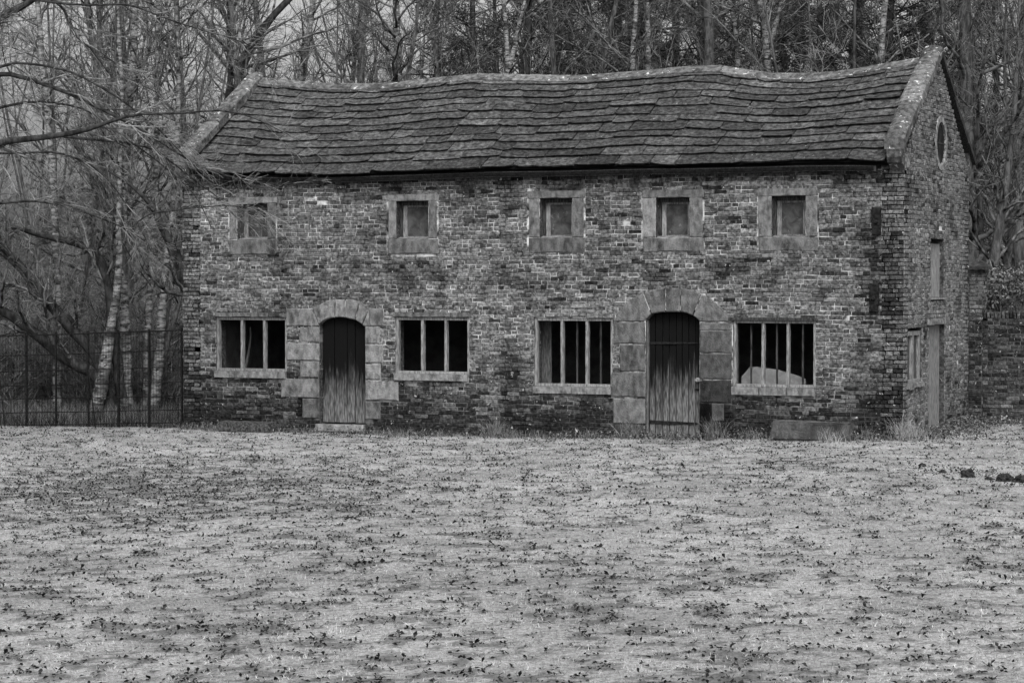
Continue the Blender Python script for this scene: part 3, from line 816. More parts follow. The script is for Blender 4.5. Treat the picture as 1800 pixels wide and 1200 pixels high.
# --- things inside, seen through the windows
def board():
    pts = [(1303, 690), (1303, 662), (1318, 645), (1330, 644.5), (1349, 647), (1368, 650), (1384, 654.5), (1402, 660), (1416, 666), (1416, 690)]
    mb = MB('board'); prism(mb, [PF(x, y, .42) for x, y in pts], lambda u, z, d: (u, .42 - d, z), -.02, .0, bev=.004, back=True)
    tag(mb.build('board'), 'pale board with curved top edge propped inside the rightmost barred window', 'board')
    a = PF(950, 600, .5)[0]; b = PF(969, 600, .5)[0]
    mb = MB('frame_wood'); box(mb, (a, .5, .15), (b, .53, 2.3), -.9, j=.01)
    tag(mb.build('plank'), 'dark upright plank standing inside the barred window left of the big arched door', 'plank')
    q = [(428, 655, 7), (433, 640, 6), (438, 615, 4), (441, 590, 3), (440, 575, 2)]
    P = np.array([[*(lambda p: (p[0], .75, p[1]))(PF(x, y, .75)), r / 100] for x, y, r in q]); P = resample(P, 12)
    V, Fc = tubes(P[None, :, :3], P[None, :, 3] * .55, 8)
    tag(link('curved_pole', mesh_np('curved_pole', V, Fc, 'frame_wood', smooth=True)), 'pale tapering curved pole leaning inside the leftmost ground floor window', 'pole')
board()

# ------------------------------------------------------------------ things against the wall
def lump_box(name, r, y0, y1, m, label, cat, tone=.6, rz=0, hollow=False):
    mb = MB(m)
    nx, ny, nz_ = 14, 5, 4; u0, u1, z0, z1 = r
    import bmesh
    bm = bmesh.new(); bmesh.ops.create_cube(bm, size=1); bmesh.ops.scale(bm, vec=(u1 - u0, y1 - y0, z1 - z0), verts=bm.verts)
    bmesh.ops.bevel(bm, geom=bm.edges[:], offset=min(.03, (z1 - z0) * .2), segments=2, affect='EDGES')
    bmesh.ops.subdivide_edges(bm, edges=[e for e in bm.edges if e.calc_length() > .12], cuts=5, use_grid_fill=True)
    if hollow:
        top = [f for f in bm.faces if f.normal.z > .9 and f.calc_center_median().z > (z1 - z0) * .48]
        res = bmesh.ops.inset_region(bm, faces=top, thickness=.06); bmesh.ops.translate(bm, vec=(0, 0, -.12), verts=list({v for f in top for v in f.verts}))
    for v in bm.verts:
        n = mn.noise(v.co * 6) * .012 + mn.noise(v.co * 20) * .005; v.co += v.normal * n
    me = bpy.data.meshes.new(name); bm.to_mesh(me); bm.free(); me.materials.append(MATS[m])
    a = me.attributes.new('tone', 'FLOAT', 'FACE'); a.data.foreach_set('value', [tone] * len(me.polygons))
    o = link(name, me, loc=((u0 + u1) / 2, (y0 + y1) / 2, (z0 + z1) / 2)); o.rotation_euler.z = rz; o.rotation_euler.y = .012
    return tag(o, label, cat)
a = PF(1357, 745, -.55); b = PF(1494, 742, -.55)
lump_box('stone_trough', (a[0], b[0], .10, PF(1420, 741, -.55)[1]), -.62, -.28, 'sandstone', 'long low stone trough lying on the grass below the rightmost ground floor window', 'trough', .15, hollow=True)
a = PF(388, 745, -.3); b = PF(480, 742, -.3)
lump_box('stone_block', (a[0], b[0], -.03, .16), -.45, -.06, 'moss', 'low dark mossy stone block under the leftmost ground floor window', 'stone block')

# ------------------------------------------------------------------ garden wall at the right
gwl = thing('garden_wall', 'dark brick garden wall with upright brick coping running right from the gable', 'wall', (17, W, 0))
gx0 = L + .02; gx1 = 24.0; ztop = 2.6 - (560 - 500) / 97.5
mb = MB('brick', 'mortar_dark', 'inner_dark')
MW = lambda u, z, d: (u + gx0, W - d, z); f = lambda a, b, c: [(0.0, gx1 - gx0)]
if True:
    z = -.1
    backing(mb, MW, ztop - CH, f, tk=.3, zb=-.1); bricks(mb, MW, ztop - CH, f, stain_dark, zb=-.1)
mb.build('brickwork', gwl)
mb = MB('brick'); x = gx0 + .25
while x < gx1:
    w_ = random.uniform(.062, .072); h = .13 + random.uniform(-.015, .015)
    prism(mb, rp((x + .004, x + w_ - .002, ztop + .0, ztop + h), .004), lambda u, z, d: (u, W - d, z), -.32, .035 + random.uniform(-.01, .01), bev=.012, tone=random.uniform(.0, .45), back=True); x += w_
mb.build('coping', gwl)
pr = thing('brick_pier', 'square brick pier with pointed stone cap behind the gable corner', 'pier', (L + .15, W + .3, 0))
a = PF(1700, 470, W - .05)[0]; b = PF(1727, 470, W - .05)[0]
mb = MB('brick', 'mortar_dark', 'inner_dark'); zc = PF(1715, 470, W)[1]
a = L + .03
fp = lambda q, r_, c: [(0.0, b - a)]
MP = lambda u, z, d: (a + u, W - .06 - d, z)
backing(mb, MP, zc - CH, fp, tk=.42, zb=-.1); bricks(mb, MP, zc - CH, fp, stain_dark, zb=-.1)
MP2 = lambda u, z, d: (b + d - .0, W - .06 + u, z); fp2 = lambda q, r_, c: [(0.0, .42)]
bricks(mb, MP2, zc - CH, fp2, stain_dark, zb=-.1)
mb.build('pier_brickwork', pr)
mb = MB('coping'); x0, x1, y0, y1 = a - .02, b + .08, W - .16, W + .42; z0 = zc - .03
P8 = [(x0, y0, z0), (x1, y0, z0), (x1, y1, z0), (x0, y1, z0), (x0, y0, z0 + .05), (x1, y0, z0 + .05), (x1, y1, z0 + .05), (x0, y1, z0 + .05)]
mb.add(P8 + [((x0 + x1) / 2 - .03, (y0 + y1) / 2, z0 + .2)], [(3, 2, 1, 0), (0, 1, 5, 4), (1, 2, 6, 5), (2, 3, 7, 6), (3, 0, 4, 7), (4, 5, 8), (5, 6, 8), (6, 7, 8), (7, 4, 8)], -.1)
mb.build('cap', pr)

# ------------------------------------------------------------------ iron fence on the left
def fence():
    root = thing('metal_fence', 'dark iron estate fence with horizontal rails and fine wire mesh left of the building', 'fence', (-2, .05, 0))
    yv = .06
    def Q(px, py): x, z = PF(px, py, yv); return (x, yv, z)
    posts = [319, 262, 208, 155, 98, 46, -8, -64, -122, -182]
    top = lambda px: 580 + (319 - px) * .034
    for px in posts:
        a = Q(px, top(px) - 4); mb = MB('iron'); box(mb, (a[0] - .014, yv - .02, gz(a[0], yv) - .15), (a[0] + .014, yv + .02, a[2]), j=.002); mb.build('post', root)
    rails = [(580, .034, .013), (615, .034, .009), (645, .026, .009), (671, .024, .009), (695, .022, .009), (720, .018, .009), (742, .018, .009)]
    for (y, s, r) in rails:
        pts = np.array([[Q(px, y + (319 - px) * s) for px in np.linspace(320, -184, 12)]]); pts[:, :, 1] -= .012
        pts[:, 1:-1, 2] += RG.uniform(-.006, .006, (1, 10))
        V, Fc = tubes(pts, np.full((1, 12), r), 6); link('rail', mesh_np('rail', V, Fc, 'iron'), root)
    xs = np.arange(-182, 319, 4.9); A = []
    for px in xs:
        a = Q(px, top(px)); x = a[0]; A.append([[x, yv + .012, gz(x, yv) - .05], [x + RG.uniform(-.004, .004), yv + .012, (a[2]) * .5], [x, yv + .012, a[2]]])
    A = np.array(A); V, Fc = tubes(A, np.full(A.shape[:2], .0038), 4); link('wire_mesh', mesh_np('wire_mesh', V, Fc, 'iron'), root)
    for (x0, y0, x1, y1) in ((155, 642, 187, 752), (-3, 640, 28, 750), (-170, 640, -140, 752)):
        a = Q(x0, y0); b = Q(x1, y1); pts = np.array([[a, ((a[0] + b[0]) / 2, yv - .35 * .5, (a[2] + b[2]) / 2), (b[0], yv - .35, gz(b[0], yv - .35) - .05)]])
        V, Fc = tubes(pts, np.full((1, 3), .013), 6); link('stay', mesh_np('stay', V, Fc, 'iron'), root)
fence()

# ------------------------------------------------------------------ trees
def tree_obj(name, label, loc, group, trunk_me, crown_me, cat='tree', rot=0, sc=1):
    r = thing(name, label, cat, loc, group); r.rotation_euler.z = rot; r.scale = (sc, sc, sc)
    t = link('trunk', trunk_me, None); t.parent = r; c = link('crown', crown_me, None); c.parent = r
    return r
def bare_template(h, r, nb, seed, mt='bark', twig='twig', ang=48, lean=.04, stems=1, t0=.12, dens=1.0, up=.10, fine=.0045):
    rg = np.random.default_rng(seed); Ps = []; Rs = []
    for s in range(stems):
        d = np.array([rg.normal() * lean, rg.normal() * lean, 1.0]) if stems == 1 else np.array([rg.normal() * .28, rg.normal() * .28, 1.0])
        K = 16; p = np.zeros((K, 3)); cur = np.array([rg.normal() * .1 * (stems > 1), rg.normal() * .1 * (stems > 1), -.3])
        for k in range(K):
            p[k] = cur; d = d + rg.normal(size=3) * .035 * np.array([1, 1, 0]) + np.array([0, 0, .02 * stems]); cur = cur + d / np.linalg.norm(d) * h * rg.uniform(.95, 1.05) / (K - 1)
        Ps.append(p); Rs.append(r * (1 if stems == 1 else .55) * np.linspace(1.15, .12, K) ** .85)
    P = np.array(Ps); R = np.array(Rs)
    V, Fc = tubes(P, R, 10); tm = mesh_np('trunk', V, Fc, mt, smooth=True)
    P1, R1 = grow(P, R, int(nb * dens / stems), h * .27, ang, K=8, t0=t0, t1=.97, wig=.16, up=up, rmin=.012, rf=.38, rg=rg, lt=.55)
    P2, R2 = grow(P1, R1, 6, h * .11, 42, K=6, t0=.15, wig=.2, up=up * .5, rmin=.007, rf=.6, rg=rg)
    P3, R3 = grow(P2, R2, 5, h * .058, 40, K=4, t0=.1, wig=.22, up=0, rmin=fine, rg=rg)
    P4, R4 = grow(P3, R3, 2, h * .03, 40, K=3, t0=.1, wig=.2, up=-.03, rmin=fine * .8, rg=rg)
    V, Fc = join([tubes(P1, R1, 6), tubes(P2, R2, 4), tubes(P3, R3, 3), tubes(P4, R4, 3)])
    cm = mesh_np('crown', V, Fc, twig)
    return tm, cm
T = [bare_template(14, .13, 34, 1), bare_template(12, .10, 30, 2, stems=3, t0=.1), bare_template(15, .16, 32, 3, mt='bark', ang=55),
     bare_template(11, .08, 34, 4, stems=4, t0=.05, twig='twig_pale'), bare_template(13, .11, 36, 5, mt='birch', ang=40, t0=.2, up=.02)]
def shrub_template(seed, h=2.6, n=26, twig='twig_pale'):
    rg = np.random.default_rng(seed); P = np.zeros((n, 7, 3)); 
    d = norm(np.c_[rg.normal(size=(n, 2)) * .55, np.ones(n)]); cur = np.c_[rg.normal(size=(n, 2)) * .35, np.full(n, -.1)]
    ln = h * rg.uniform(.5, 1.1, n)
    for k in range(7):
        P[:, k] = cur; d = norm(d + rg.normal(size=(n, 3)) * .15 + np.array([0, 0, .02])); cur = cur + d * (ln / 6)[:, None]
    R = np.full((n, 7), .014) * np.linspace(1, .4, 7)
    P2, R2 = grow(P, R, 9, h * .32, 40, K=5, t0=.1, wig=.22, rmin=.005, rg=rg)
    P3, R3 = grow(P2, R2, 6, h * .14, 40, K=3, t0=.1, wig=.22, rmin=.004, rg=rg)
    V, Fc = tubes(P, R, 5); sm = mesh_np('stems', V, Fc, twig)
    V, Fc = join([tubes(P2, R2, 3), tubes(P3, R3, 3)]); return sm, mesh_np('twigs', V, Fc, twig)
SH = [shrub_template(21), shrub_template(22, 3.2, 30, 'twig'), shrub_template(23, 2.2, 22)]

# bare trees of the wood, many layers deep
placed = []
def place_bare():
    rr = random.Random(5); n = 0
    zones = ((-130, 320, 'in the wood left of the building'), (320, 860, 'behind the left half of the roof'),
             (860, 1640, 'among the evergreens behind the right half of the roof'), (1640, 1990, 'in the wood right of the gable'))
    looks = ('tall single-stemmed bare tree', 'bare tree forking into three stems', 'stout wide-branched bare tree', 'bushy many-stemmed pale bare tree', 'young white-barked birch')
    spot = {0: ("in the wood at the photo's left edge", 'in the wood behind the middle of the fence', 'in the wood close to the building corner'),
            1: ('behind the left roof coping', 'behind the dip of the ridge', 'behind the middle of the ridge'),
            2: ('among evergreens behind the ridge middle', 'among evergreens behind the ridge hump', 'among evergreens near the gable top'),
            3: ('touching the gable edge', 'beyond the brick pier', 'beyond the right end of the garden wall')}
    cnt = {0: 10, 1: 9, 2: 8, 3: 7}
    for zi, (a, b, lab) in enumerate(zones):
        for i in range(cnt[zi]):
            px = a + (b - a) * (i + rr.random()) / cnt[zi]; D = rr.choice((49, 52, 56, 60, 65, 70, 77, 85, 93)) + rr.uniform(-1.5, 1.5)
            if zi in (1, 2) and D < 54: D += 8
            x, y = GP(px, D); k = rr.choice((0, 1, 2, 3, 4, 0, 3))
            if any((x - q[0]) ** 2 + (y - q[1]) ** 2 < 1.0 for q in placed): continue
            placed.append((x, y))
            far = 'nearer' if D < 58 else 'mid-distance' if D < 75 else 'distant'
            tree_obj('bare_tree', f'{far} {looks[k]} {spot[zi][min(2, int((px - a) / (b - a) * 3))]}', (x, y, gz(x, y)), 'bare trees in the wood behind', T[k][0], T[k][1], rot=rr.uniform(0, 6.28), sc=rr.uniform(.8, 1.25))
place_bare()
def place_shrubs():
    rr = random.Random(9)
    for zi, (a, b, c, lab) in enumerate(((-80, 330, 36, 'in the undergrowth behind the iron fence'), (1705, 1900, 14, 'beyond the garden wall at the right'))):
        for i in range(c):
            px = rr.uniform(a, b); D = rr.uniform(49.5, 68); x, y = GP(px, D)
            if y < W + .6 and x > -1: continue
            s = SH[i % 3]; r = thing('shrub', ('low pale', 'taller dark', 'small thin')[i % 3] + (' twiggy shrub close ' if D < 52 else ' twiggy shrub midway ' if D < 58 else ' twiggy shrub deep ') + 'behind the ' + (('left end', 'middle', 'right end')[min(2, int((px - a) / (b - a) * 3))]) + (' of the iron fence', ' of the garden wall')[zi], 'shrub', (x, y, gz(x, y)), 'leafless shrubs in the undergrowth'); r.rotation_euler.z = rr.uniform(0, 6.28); r.scale = [rr.uniform(.7, 1.25)] * 3
            for nm, me in zip(('stems', 'twigs'), s):
                o = link(nm, me, None); o.parent = r
place_shrubs()

# traced trunks: (pixel path with width in pixels, distance, material, label)
def traced(name, label, paths, D, mt, twig='twig', nb=16, seed=0, L1=2.6, toff=.25, group=None, ang=50, up=.08, base_ground=True, n2=5, n3=5, fine=.0038):
    rg = np.random.default_rng(seed + 100); P = []; R = []
    for i, pt in enumerate(paths):
        q = [[*AT(x, y, D), w * D / F / 2] for x, y, w in pt]
        q = np.array(q)
        if i == 0 and base_ground:
            x, y = q[0, 0], q[0, 1]; g = gz(x, y) - .1
            if q[0, 2] > g: q = np.vstack([[x, y, g, q[0, 3] * 1.15], q])
        q = resample(q, 22); q[1:-1, 1] += np.cumsum(rg.normal(size=20)) * .02; P.append(q[:, :3]); R.append(q[:, 3])
    P = np.array(P); R = np.array(R)
    root = thing(name, label, 'tree', tuple(P[0, 0]), group)
    V, Fc = tubes(P, R, 12)
    nn = np.array([mn.noise(Vector(v * 3.0)) for v in V]); 
    V = V + norm(V - np.repeat(P.reshape(-1, 3), 12, axis=0)) * (nn * R.reshape(-1).repeat(12) * .35)[:, None]
    link('trunk', mesh_np('trunk', V, Fc, mt, smooth=True), root)
    P1, R1 = grow(P, R, nb, L1, ang, K=7, t0=toff, t1=.98, wig=.18, up=up, rmin=.010, rf=.4, rg=rg, lt=.3)
    P2, R2 = grow(P1, R1, n2, L1 * .42, 42, K=5, t0=.1, wig=.22, up=.02, rmin=.006, rg=rg)
    P3, R3 = grow(P2, R2, n3, L1 * .2, 40, K=4, t0=.1, wig=.22, rmin=fine, rg=rg)
    V, Fc = join([tubes(P1, R1, 5), tubes(P2, R2, 4), tubes(P3, R3, 3)])
    link('crown', mesh_np('crown', V, Fc, twig), root); return root
traced('birch_tree', 'pale birch trunk rising behind the second bay of the iron fence', [[(101, 740, 17), (103, 620, 15), (103, 550, 15), (97, 430, 14), (90, 300, 12), (78, 140, 10), (60, -60, 7)]], 48, 'birch', seed=1, toff=.45)
traced('birch_tree', 'rugged leaning birch trunk with dark cracked base at the centre of the fence', [[(165, 745, 30), (178, 660, 24), (190, 590, 18), (204, 520, 14), (207, 430, 11), (203, 350, 9), (212, 180, 7), (200, -40, 5)]], 47, 'birch', seed=2, toff=.4)
traced('birch_tree', 'thick pale birch trunk with peeling base right of the leaning one', [[(222, 745, 28), (221, 620, 18), (218, 520, 17), (217, 420, 14), (226, 280, 13), (238, 130, 14), (243, -60, 10)]], 48, 'birch', seed=3, toff=.45)
traced('birch_tree', 'slim pale birch trunk near the building corner, left of the rough one', [[(256, 745, 15), (258, 620, 12), (262, 530, 12), (268, 430, 11), (273, 250, 9), (273, -50, 7)]], 49, 'birch', seed=4, toff=.5)
traced('birch_tree', 'rough dark-barked birch closest to the building corner', [[(270, 745, 20), (276, 640, 17), (282, 560, 16), (288, 470, 11), (298, 350, 9), (310, 160, 8), (308, -50, 7)]], 48, 'birch', seed=5, toff=.5)
traced('bare_tree', 'dark low tree with curved limbs sweeping left behind the fence', [
    [(200, 735, 26), (170, 655, 24), (125, 640, 22), (85, 605, 20), (45, 570, 18), (-40, 520, 14), (-120, 470, 10)],
    [(185, 700, 22), (172, 625, 20), (135, 590, 19), (100, 550, 19), (65, 505, 17), (25, 455, 13), (-30, 400, 9)],
    [(215, 700, 20), (200, 600, 18), (195, 500, 17), (175, 445, 15), (135, 425, 13), (95, 420, 11), (20, 398, 8)],
    [(135, 590, 12), (130, 560, 8), (95, 545, 7), (70, 520, 6), (40, 480, 5), (0, 440, 4), (-40, 420, 3)]], 47.3, 'bark_dark', nb=12, seed=6, L1=1.6, toff=.3, up=.12)
traced('bare_tree', 'dark leaning limb that disappears behind the left wall edge', [[(380, 640, 22), (345, 540, 22), (318, 480, 20), (300, 430, 17), (285, 395, 14), (268, 360, 9), (240, 330, 6), (190, 300, 4)]], 46.5, 'bark_dark', nb=10, seed=7, L1=1.4)
traced('bare_tree', 'dark forked tree leaning right above the left roof coping', [
    [(405, 300, 20), (408, 180, 18), (415, 110, 17), (440, 62, 16), (475, 25, 13), (520, -20, 10), (560, -60, 8)],
    [(400, 200, 14), (402, 130, 12), (400, 60, 10), (398, -50, 8)]], 55, 'bark_dark', seed=8, nb=22, base_ground=True)
for i, (lab, pth, D, mt, nb) in enumerate([
    ('pale birch stem just right of the left roof coping', [(520, 260, 15), (535, 110, 14), (548, 50, 12), (556, -60, 9)], 60, 'birch', 18),
    ('straight pale birch behind the dip in the roof ridge', [(688, 300, 18), (691, 150, 16), (697, 90, 15), (695, 40, 12), (690, -60, 9)], 58, 'birch', 20),
    ('grey trunk beside the straight pale birch behind the roof', [(715, 300, 12), (720, 130, 11), (735, 60, 9), (745, -60, 7)], 61, 'bark', 20),
    ('narrow birch with two upright stems above the ridge middle', [(895, 300, 11), (893, 120, 10), (887, 50, 7), (884, -60, 5)], 60, 'birch', 14),
    ('grey smooth trunk behind the ridge between two birches', [(978, 300, 14), (976, 120, 13), (970, 40, 11), (966, -60, 10)], 62, 'bark', 14),
    ('dark leaning trunk left of the slim white birch', [(1040, 250, 16), (1055, 120, 14), (1078, 30, 12), (1095, -60, 10)], 64, 'bark', 14),
    ('slim white birch above the right part of the ridge', [(1107, 300, 11), (1109, 120, 9), (1116, 40, 8), (1119, -60, 7)], 57, 'birch', 12),
    ('thin crooked birch behind the hump of the ridge', [(1300, 280, 11), (1298, 105, 9), (1302, 70, 8), (1288, 20, 6), (1278, -60, 5)], 60, 'birch', 12),
    ('stout forked birch standing behind the ridge right of the hump', [(1352, 300, 14), (1353, 110, 12), (1356, 70, 15), (1345, 25, 12), (1325, -60, 9)], 58, 'birch', 16),
    ('pale birch behind the roof just left of the gable top', [(1545, 280, 14), (1550, 100, 12), (1553, 40, 11), (1560, -60, 9)], 60, 'birch', 14),
    ('grey stem rising right behind the gable edge', [(1735, 560, 16), (1725, 430, 15), (1722, 300, 13), (1712, 120, 11), (1700, -60, 9)], 50, 'bark', 22),
    ('thick smooth grey trunk curving up beyond the brick pier', [(1738, 560, 26), (1748, 450, 22), (1762, 370, 19), (1775, 280, 14), (1788, 130, 10), (1795, -60, 8)], 49, 'bark', 22),
    ('twin grey trunk at the right edge above the garden wall', [(1760, 560, 20), (1770, 460, 18), (1784, 380, 15), (1790, 300, 12), (1765, 150, 9), (1772, -60, 7)], 51, 'bark', 22),
    ('slanting dark trunk in the upper left of the wood', [(150, 500, 16), (175, 300, 14), (180, 150, 13), (178, -60, 10)], 56, 'bark', 22)]):
    if mt == 'bark': pth = [(a, b, c * .75) for a, b, c in pth]
    P = [pth]
    if 'two upright' in lab: P.append([(896, 120, 9), (904, 70, 8), (918, 20, 6), (935, -60, 5)])
    if 'forked birch' in lab: P.append([(1356, 75, 9), (1362, 50, 8), (1372, 20, 6), (1380, -60, 5)])
    traced('birch_tree' if mt == 'birch' else 'bare_tree', lab, P if len(P) == 1 else [resample(np.array([[a, b, c] for a, b, c in p], float), 8) for p in P], D, mt, nb=nb, seed=30 + i, L1=3.0, toff=.3)

# evergreens behind the right half
def conifer_template(seed, h=17, nb=70):
    rg = np.random.default_rng(seed); K = 12
    P = np.zeros((1, K, 3)); P[0, :, 2] = np.linspace(-.3, h, K); P[0, :, :2] += rg.normal(size=(K, 2)) * .06; R = (.20 * np.linspace(1, .1, K))[None]
    V, Fc = tubes(P, R, 10); tm = mesh_np('trunk', V, Fc, 'bark_dark', smooth=True)
    P1, R1 = grow(P, R, nb, h * .20, 78, K=7, t0=.12, t1=.98, wig=.10, up=.02, rmin=.012, rf=.3, rg=rg, lt=.6)
    P2, R2 = grow(P1, R1, 9, h * .06, 45, K=4, t0=.15, wig=.2, rmin=.006, rg=rg)
    allP = np.concatenate([P1[:, [1, 2, 4, 6]], P2]); nB = len(allP)
    per = 42; bi = np.repeat(np.arange(nB), per); t = rg.uniform(.3, 1, len(bi)) * 2.999; i = t.astype(int); f = (t - i)[:, None]
    keep = vnoise(bi * 1.7, bi * 0.0, seed) > .0
    c = allP[bi, i] * (1 - f) + allP[bi, i + 1] * f + rg.normal(size=(len(bi), 3)) * .07
    d = norm(allP[bi, i + 1] - allP[bi, i] + rg.normal(size=(len(bi), 3)) * .5 + 0) ; d = norm(norm(allP[bi, i + 1] - allP[bi, i]) + rg.normal(size=(len(bi), 3)) * .7)
    ln = rg.uniform(.07, .15, len(bi))[:, None]; s = norm(np.cross(d, rg.normal(size=(len(bi), 3)))) * .012
    V = np.stack([c - s, c + s, c + d * ln], 1).reshape(-1, 3); Fc = np.arange(len(V)).reshape(-1, 3)
    tn = np.repeat(rg.uniform(0, 1, nB), per)
    nm = mesh_np('needles', V, Fc, 'needle', tone=tn)
    V, Fc = join([tubes(P1, R1, 5), tubes(P2, R2, 3)]); bm_ = mesh_np('boughs', V, Fc, 'bark_dark')
    return tm, bm_, nm
CT = [conifer_template(51), conifer_template(52, 15, 60)]
def place_conifers():
    rr = random.Random(3)
    spots = [(770, 84), (830, 72), (872, 80), (925, 68), (985, 76), (1035, 70), (1085, 79), (1130, 69), (1185, 77), (1235, 71), (1290, 82), (1345, 75), (1405, 84), (1440, 72), (1505, 80), (1570, 73), (1630, 82), (1690, 76), (1745, 70), (1230, 90), (1000, 92), (1500, 95), (1110, 95), (1400, 95)]
    for i, (px, D) in enumerate(spots):
        x, y = GP(px, D); t = CT[i % 2]; r = thing('conifer', ('tall ' if i % 2 == 0 else 'shorter ') + ('near' if D < 76 else 'far') + ' dark evergreen behind the roof, ' + ('left of the slim white birch' if px < 1110 else 'between the slim white birch and the hump' if px < 1290 else 'right of the ridge hump' if px < 1480 else 'beside the gable top' if px < 1660 else 'beyond the gable'), 'tree', (x, y, gz(x, y)), 'evergreens behind the roof')
        r.rotation_euler.z = rr.uniform(0, 6.28); s = rr.uniform(.85, 1.2); r.scale = (s, s, s)
        for nm, me in zip(('trunk', 'boughs', 'needles'), t):
            o = link(nm, me, None); o.parent = r
place_conifers()

# big tree at the left whose drooping branches reach across the roof
def overhang():
    rg = np.random.default_rng(77); D = 38.5
    limbs = [
        [(-260, 420, 60), (-200, 330, 50), (-110, 280, 30), (0, 249, 19), (60, 243, 17), (110, 238, 15), (150, 226, 13), (178, 229, 11), (205, 203, 9), (260, 200, 7), (330, 200, 6), (400, 192, 4), (450, 205, 3), (520, 240, 2)],
        [(-240, 300, 40), (-120, 160, 24), (0, 122, 13), (60, 143, 11), (130, 168, 10), (200, 205, 8), (270, 240, 6), (330, 283, 5), (400, 310, 4), (470, 325, 3), (545, 322, 2)],
        [(-220, 240, 44), (-110, 80, 30), (0, 22, 22), (35, 5, 18), (70, -20, 14), (160, -60, 10)],
        [(40, 0, 9), (95, 0, 8), (120, 35, 7), (135, 65, 6), (165, 90, 5), (185, 120, 4), (195, 150, 3)],
        [(60, 0, 7), (145, 12, 6), (240, 10, 5), (330, 45, 4), (420, 70, 3), (520, 110, 2)],
        [(-230, 340, 30), (-100, 240, 14), (0, 106, 8), (40, 110, 7), (120, 122, 6), (200, 165, 5), (280, 225, 4), (340, 290, 3), (400, 340, 2)],
        [(110, 240, 8), (160, 245, 8), (220, 250, 7), (270, 262, 5), (330, 300, 4), (390, 345, 3), (430, 390, 2)],
        [(-200, 400, 24), (-80, 360, 12), (0, 358, 8), (60, 352, 7), (120, 362, 6), (170, 380, 5), (215, 398, 4), (260, 425, 2)],
        [(240, 395, 3), (270, 375, 5), (300, 372, 5), (340, 366, 4), (400, 362, 3), (470, 365, 2)],
        [(-200, 380, 20), (-60, 270, 9), (40, 270, 6), (100, 265, 6), (150, 285, 5), (200, 330, 4), (230, 380, 3), (262, 440, 2)],
        [(-150, 300, 20), (-50, 200, 10), (60, 175, 6), (150, 190, 5), (250, 265, 4), (330, 330, 3), (370, 400, 2)]]
    P = []; R = []
    for k, l in enumerate(limbs):
        dd = D + (k % 4) * .6 - .9; l = [(a_, b_, c_ * .66) for a_, b_, c_ in l]
        q = np.array([[*AT(x, y, dd if x > -50 else dd + 0), w * D / F / 2] for x, y, w in l]); q = resample(q, 26)
        q[:, 1] += np.cumsum(rg.normal(size=26)) * .03; P.append(q[:, :3]); R.append(q[:, 3])
    P = np.array(P); R = np.array(R)
    b = AT(-260, 420, D); g = gz(b[0], b[1])
    root = thing('overhanging_tree', 'large bare tree at the left with drooping twiggy branches reaching over the roof corner', 'tree', (b[0], b[1], g))
    tk = resample(np.array([[b[0] - .2, b[1], g - .2, .42], [b[0] - .1, b[1], g + 1, .34], [b[0], b[1], g + 2.2, .32], [b[0], b[1], b[2] + .3, .30], [*AT(-235, 250, D), .22], [*AT(-215, 60, D), .15], [*AT(-190, -200, D), .06]]), 20)
    V, Fc = tubes(tk[None, :, :3], tk[None, :, 3], 14); link('trunk', mesh_np('trunk', V, Fc, 'bark_dark', smooth=True), root)
    V, Fc = tubes(P, R, 8); link('limbs', mesh_np('limbs', V, Fc, 'bark_dark', smooth=True), root)
    fin = P[:, 8:]; finR = np.minimum(R[:, 8:], .03)
    bias = RT * .75 + np.array([0, 0, -.28])
    P1, R1 = grow(fin, finR, 12, 1.25, 42, K=10, t0=.0, t1=1, wig=.10, up=-.018, rmin=.005, rf=.6, rg=rg, bias=bias * .55, lt=.3)
    P2, R2 = grow(P1, R1, 6, .62, 36, K=7, t0=.1, wig=.12, up=-.012, rmin=.0032, rf=.6, rg=rg, bias=RT * .12)
    P3, R3 = grow(P2, R2, 3, .24, 38, K=4, t0=.1, wig=.12, up=-.01, rmin=.0026, rf=.7, rg=rg)
    V, Fc = join([tubes(P1, R1, 5), tubes(P2, R2, 4), tubes(P3, R3, 3)])
    link('twigs', mesh_np('twigs', V, Fc, 'twig_pale'), root)
overhang()

# far wood on the bank
def far_wood():
    rg = np.random.default_rng(5); n = 90;    px = rg.uniform(-150, 1950, n); D = rg.uniform(92, 130, n); P = np.zeros((n, 9, 3))
    for i in range(n):
        x, y = GP(px[i], D[i]); P[i, 0] = (x, y, gz(x, y) - .2)
    h = rg.uniform(5, 11, n); d = norm(np.c_[rg.normal(size=(n, 2)) * .08, np.ones(n)])
    for k in range(1, 9):
        d = norm(d + rg.normal(size=(n, 3)) * .05); P[:, k] = P[:, k - 1] + d * (h / 8)[:, None]
    R = rg.uniform(.05, .12, n)[:, None] * np.linspace(1, .2, 9)[None]
    P1, R1 = grow(P, R, 12, 3, 45, K=5, t0=.05, wig=.2, up=.08, rmin=.011, rf=.4, rg=rg)
    P2, R2 = grow(P1, R1, 6, 1.3, 40, K=4, t0=.1, wig=.2, rmin=.007, rg=rg)
    V, Fc = join([tubes(P, R, 5), tubes(P1, R1, 3), tubes(P2, R2, 3)])
    tag(link('far_wood', mesh_np('far_wood', V, Fc, 'twig')), 'distant mass of bare trees on the rising bank behind everything', 'woodland', kind='stuff')
far_wood()

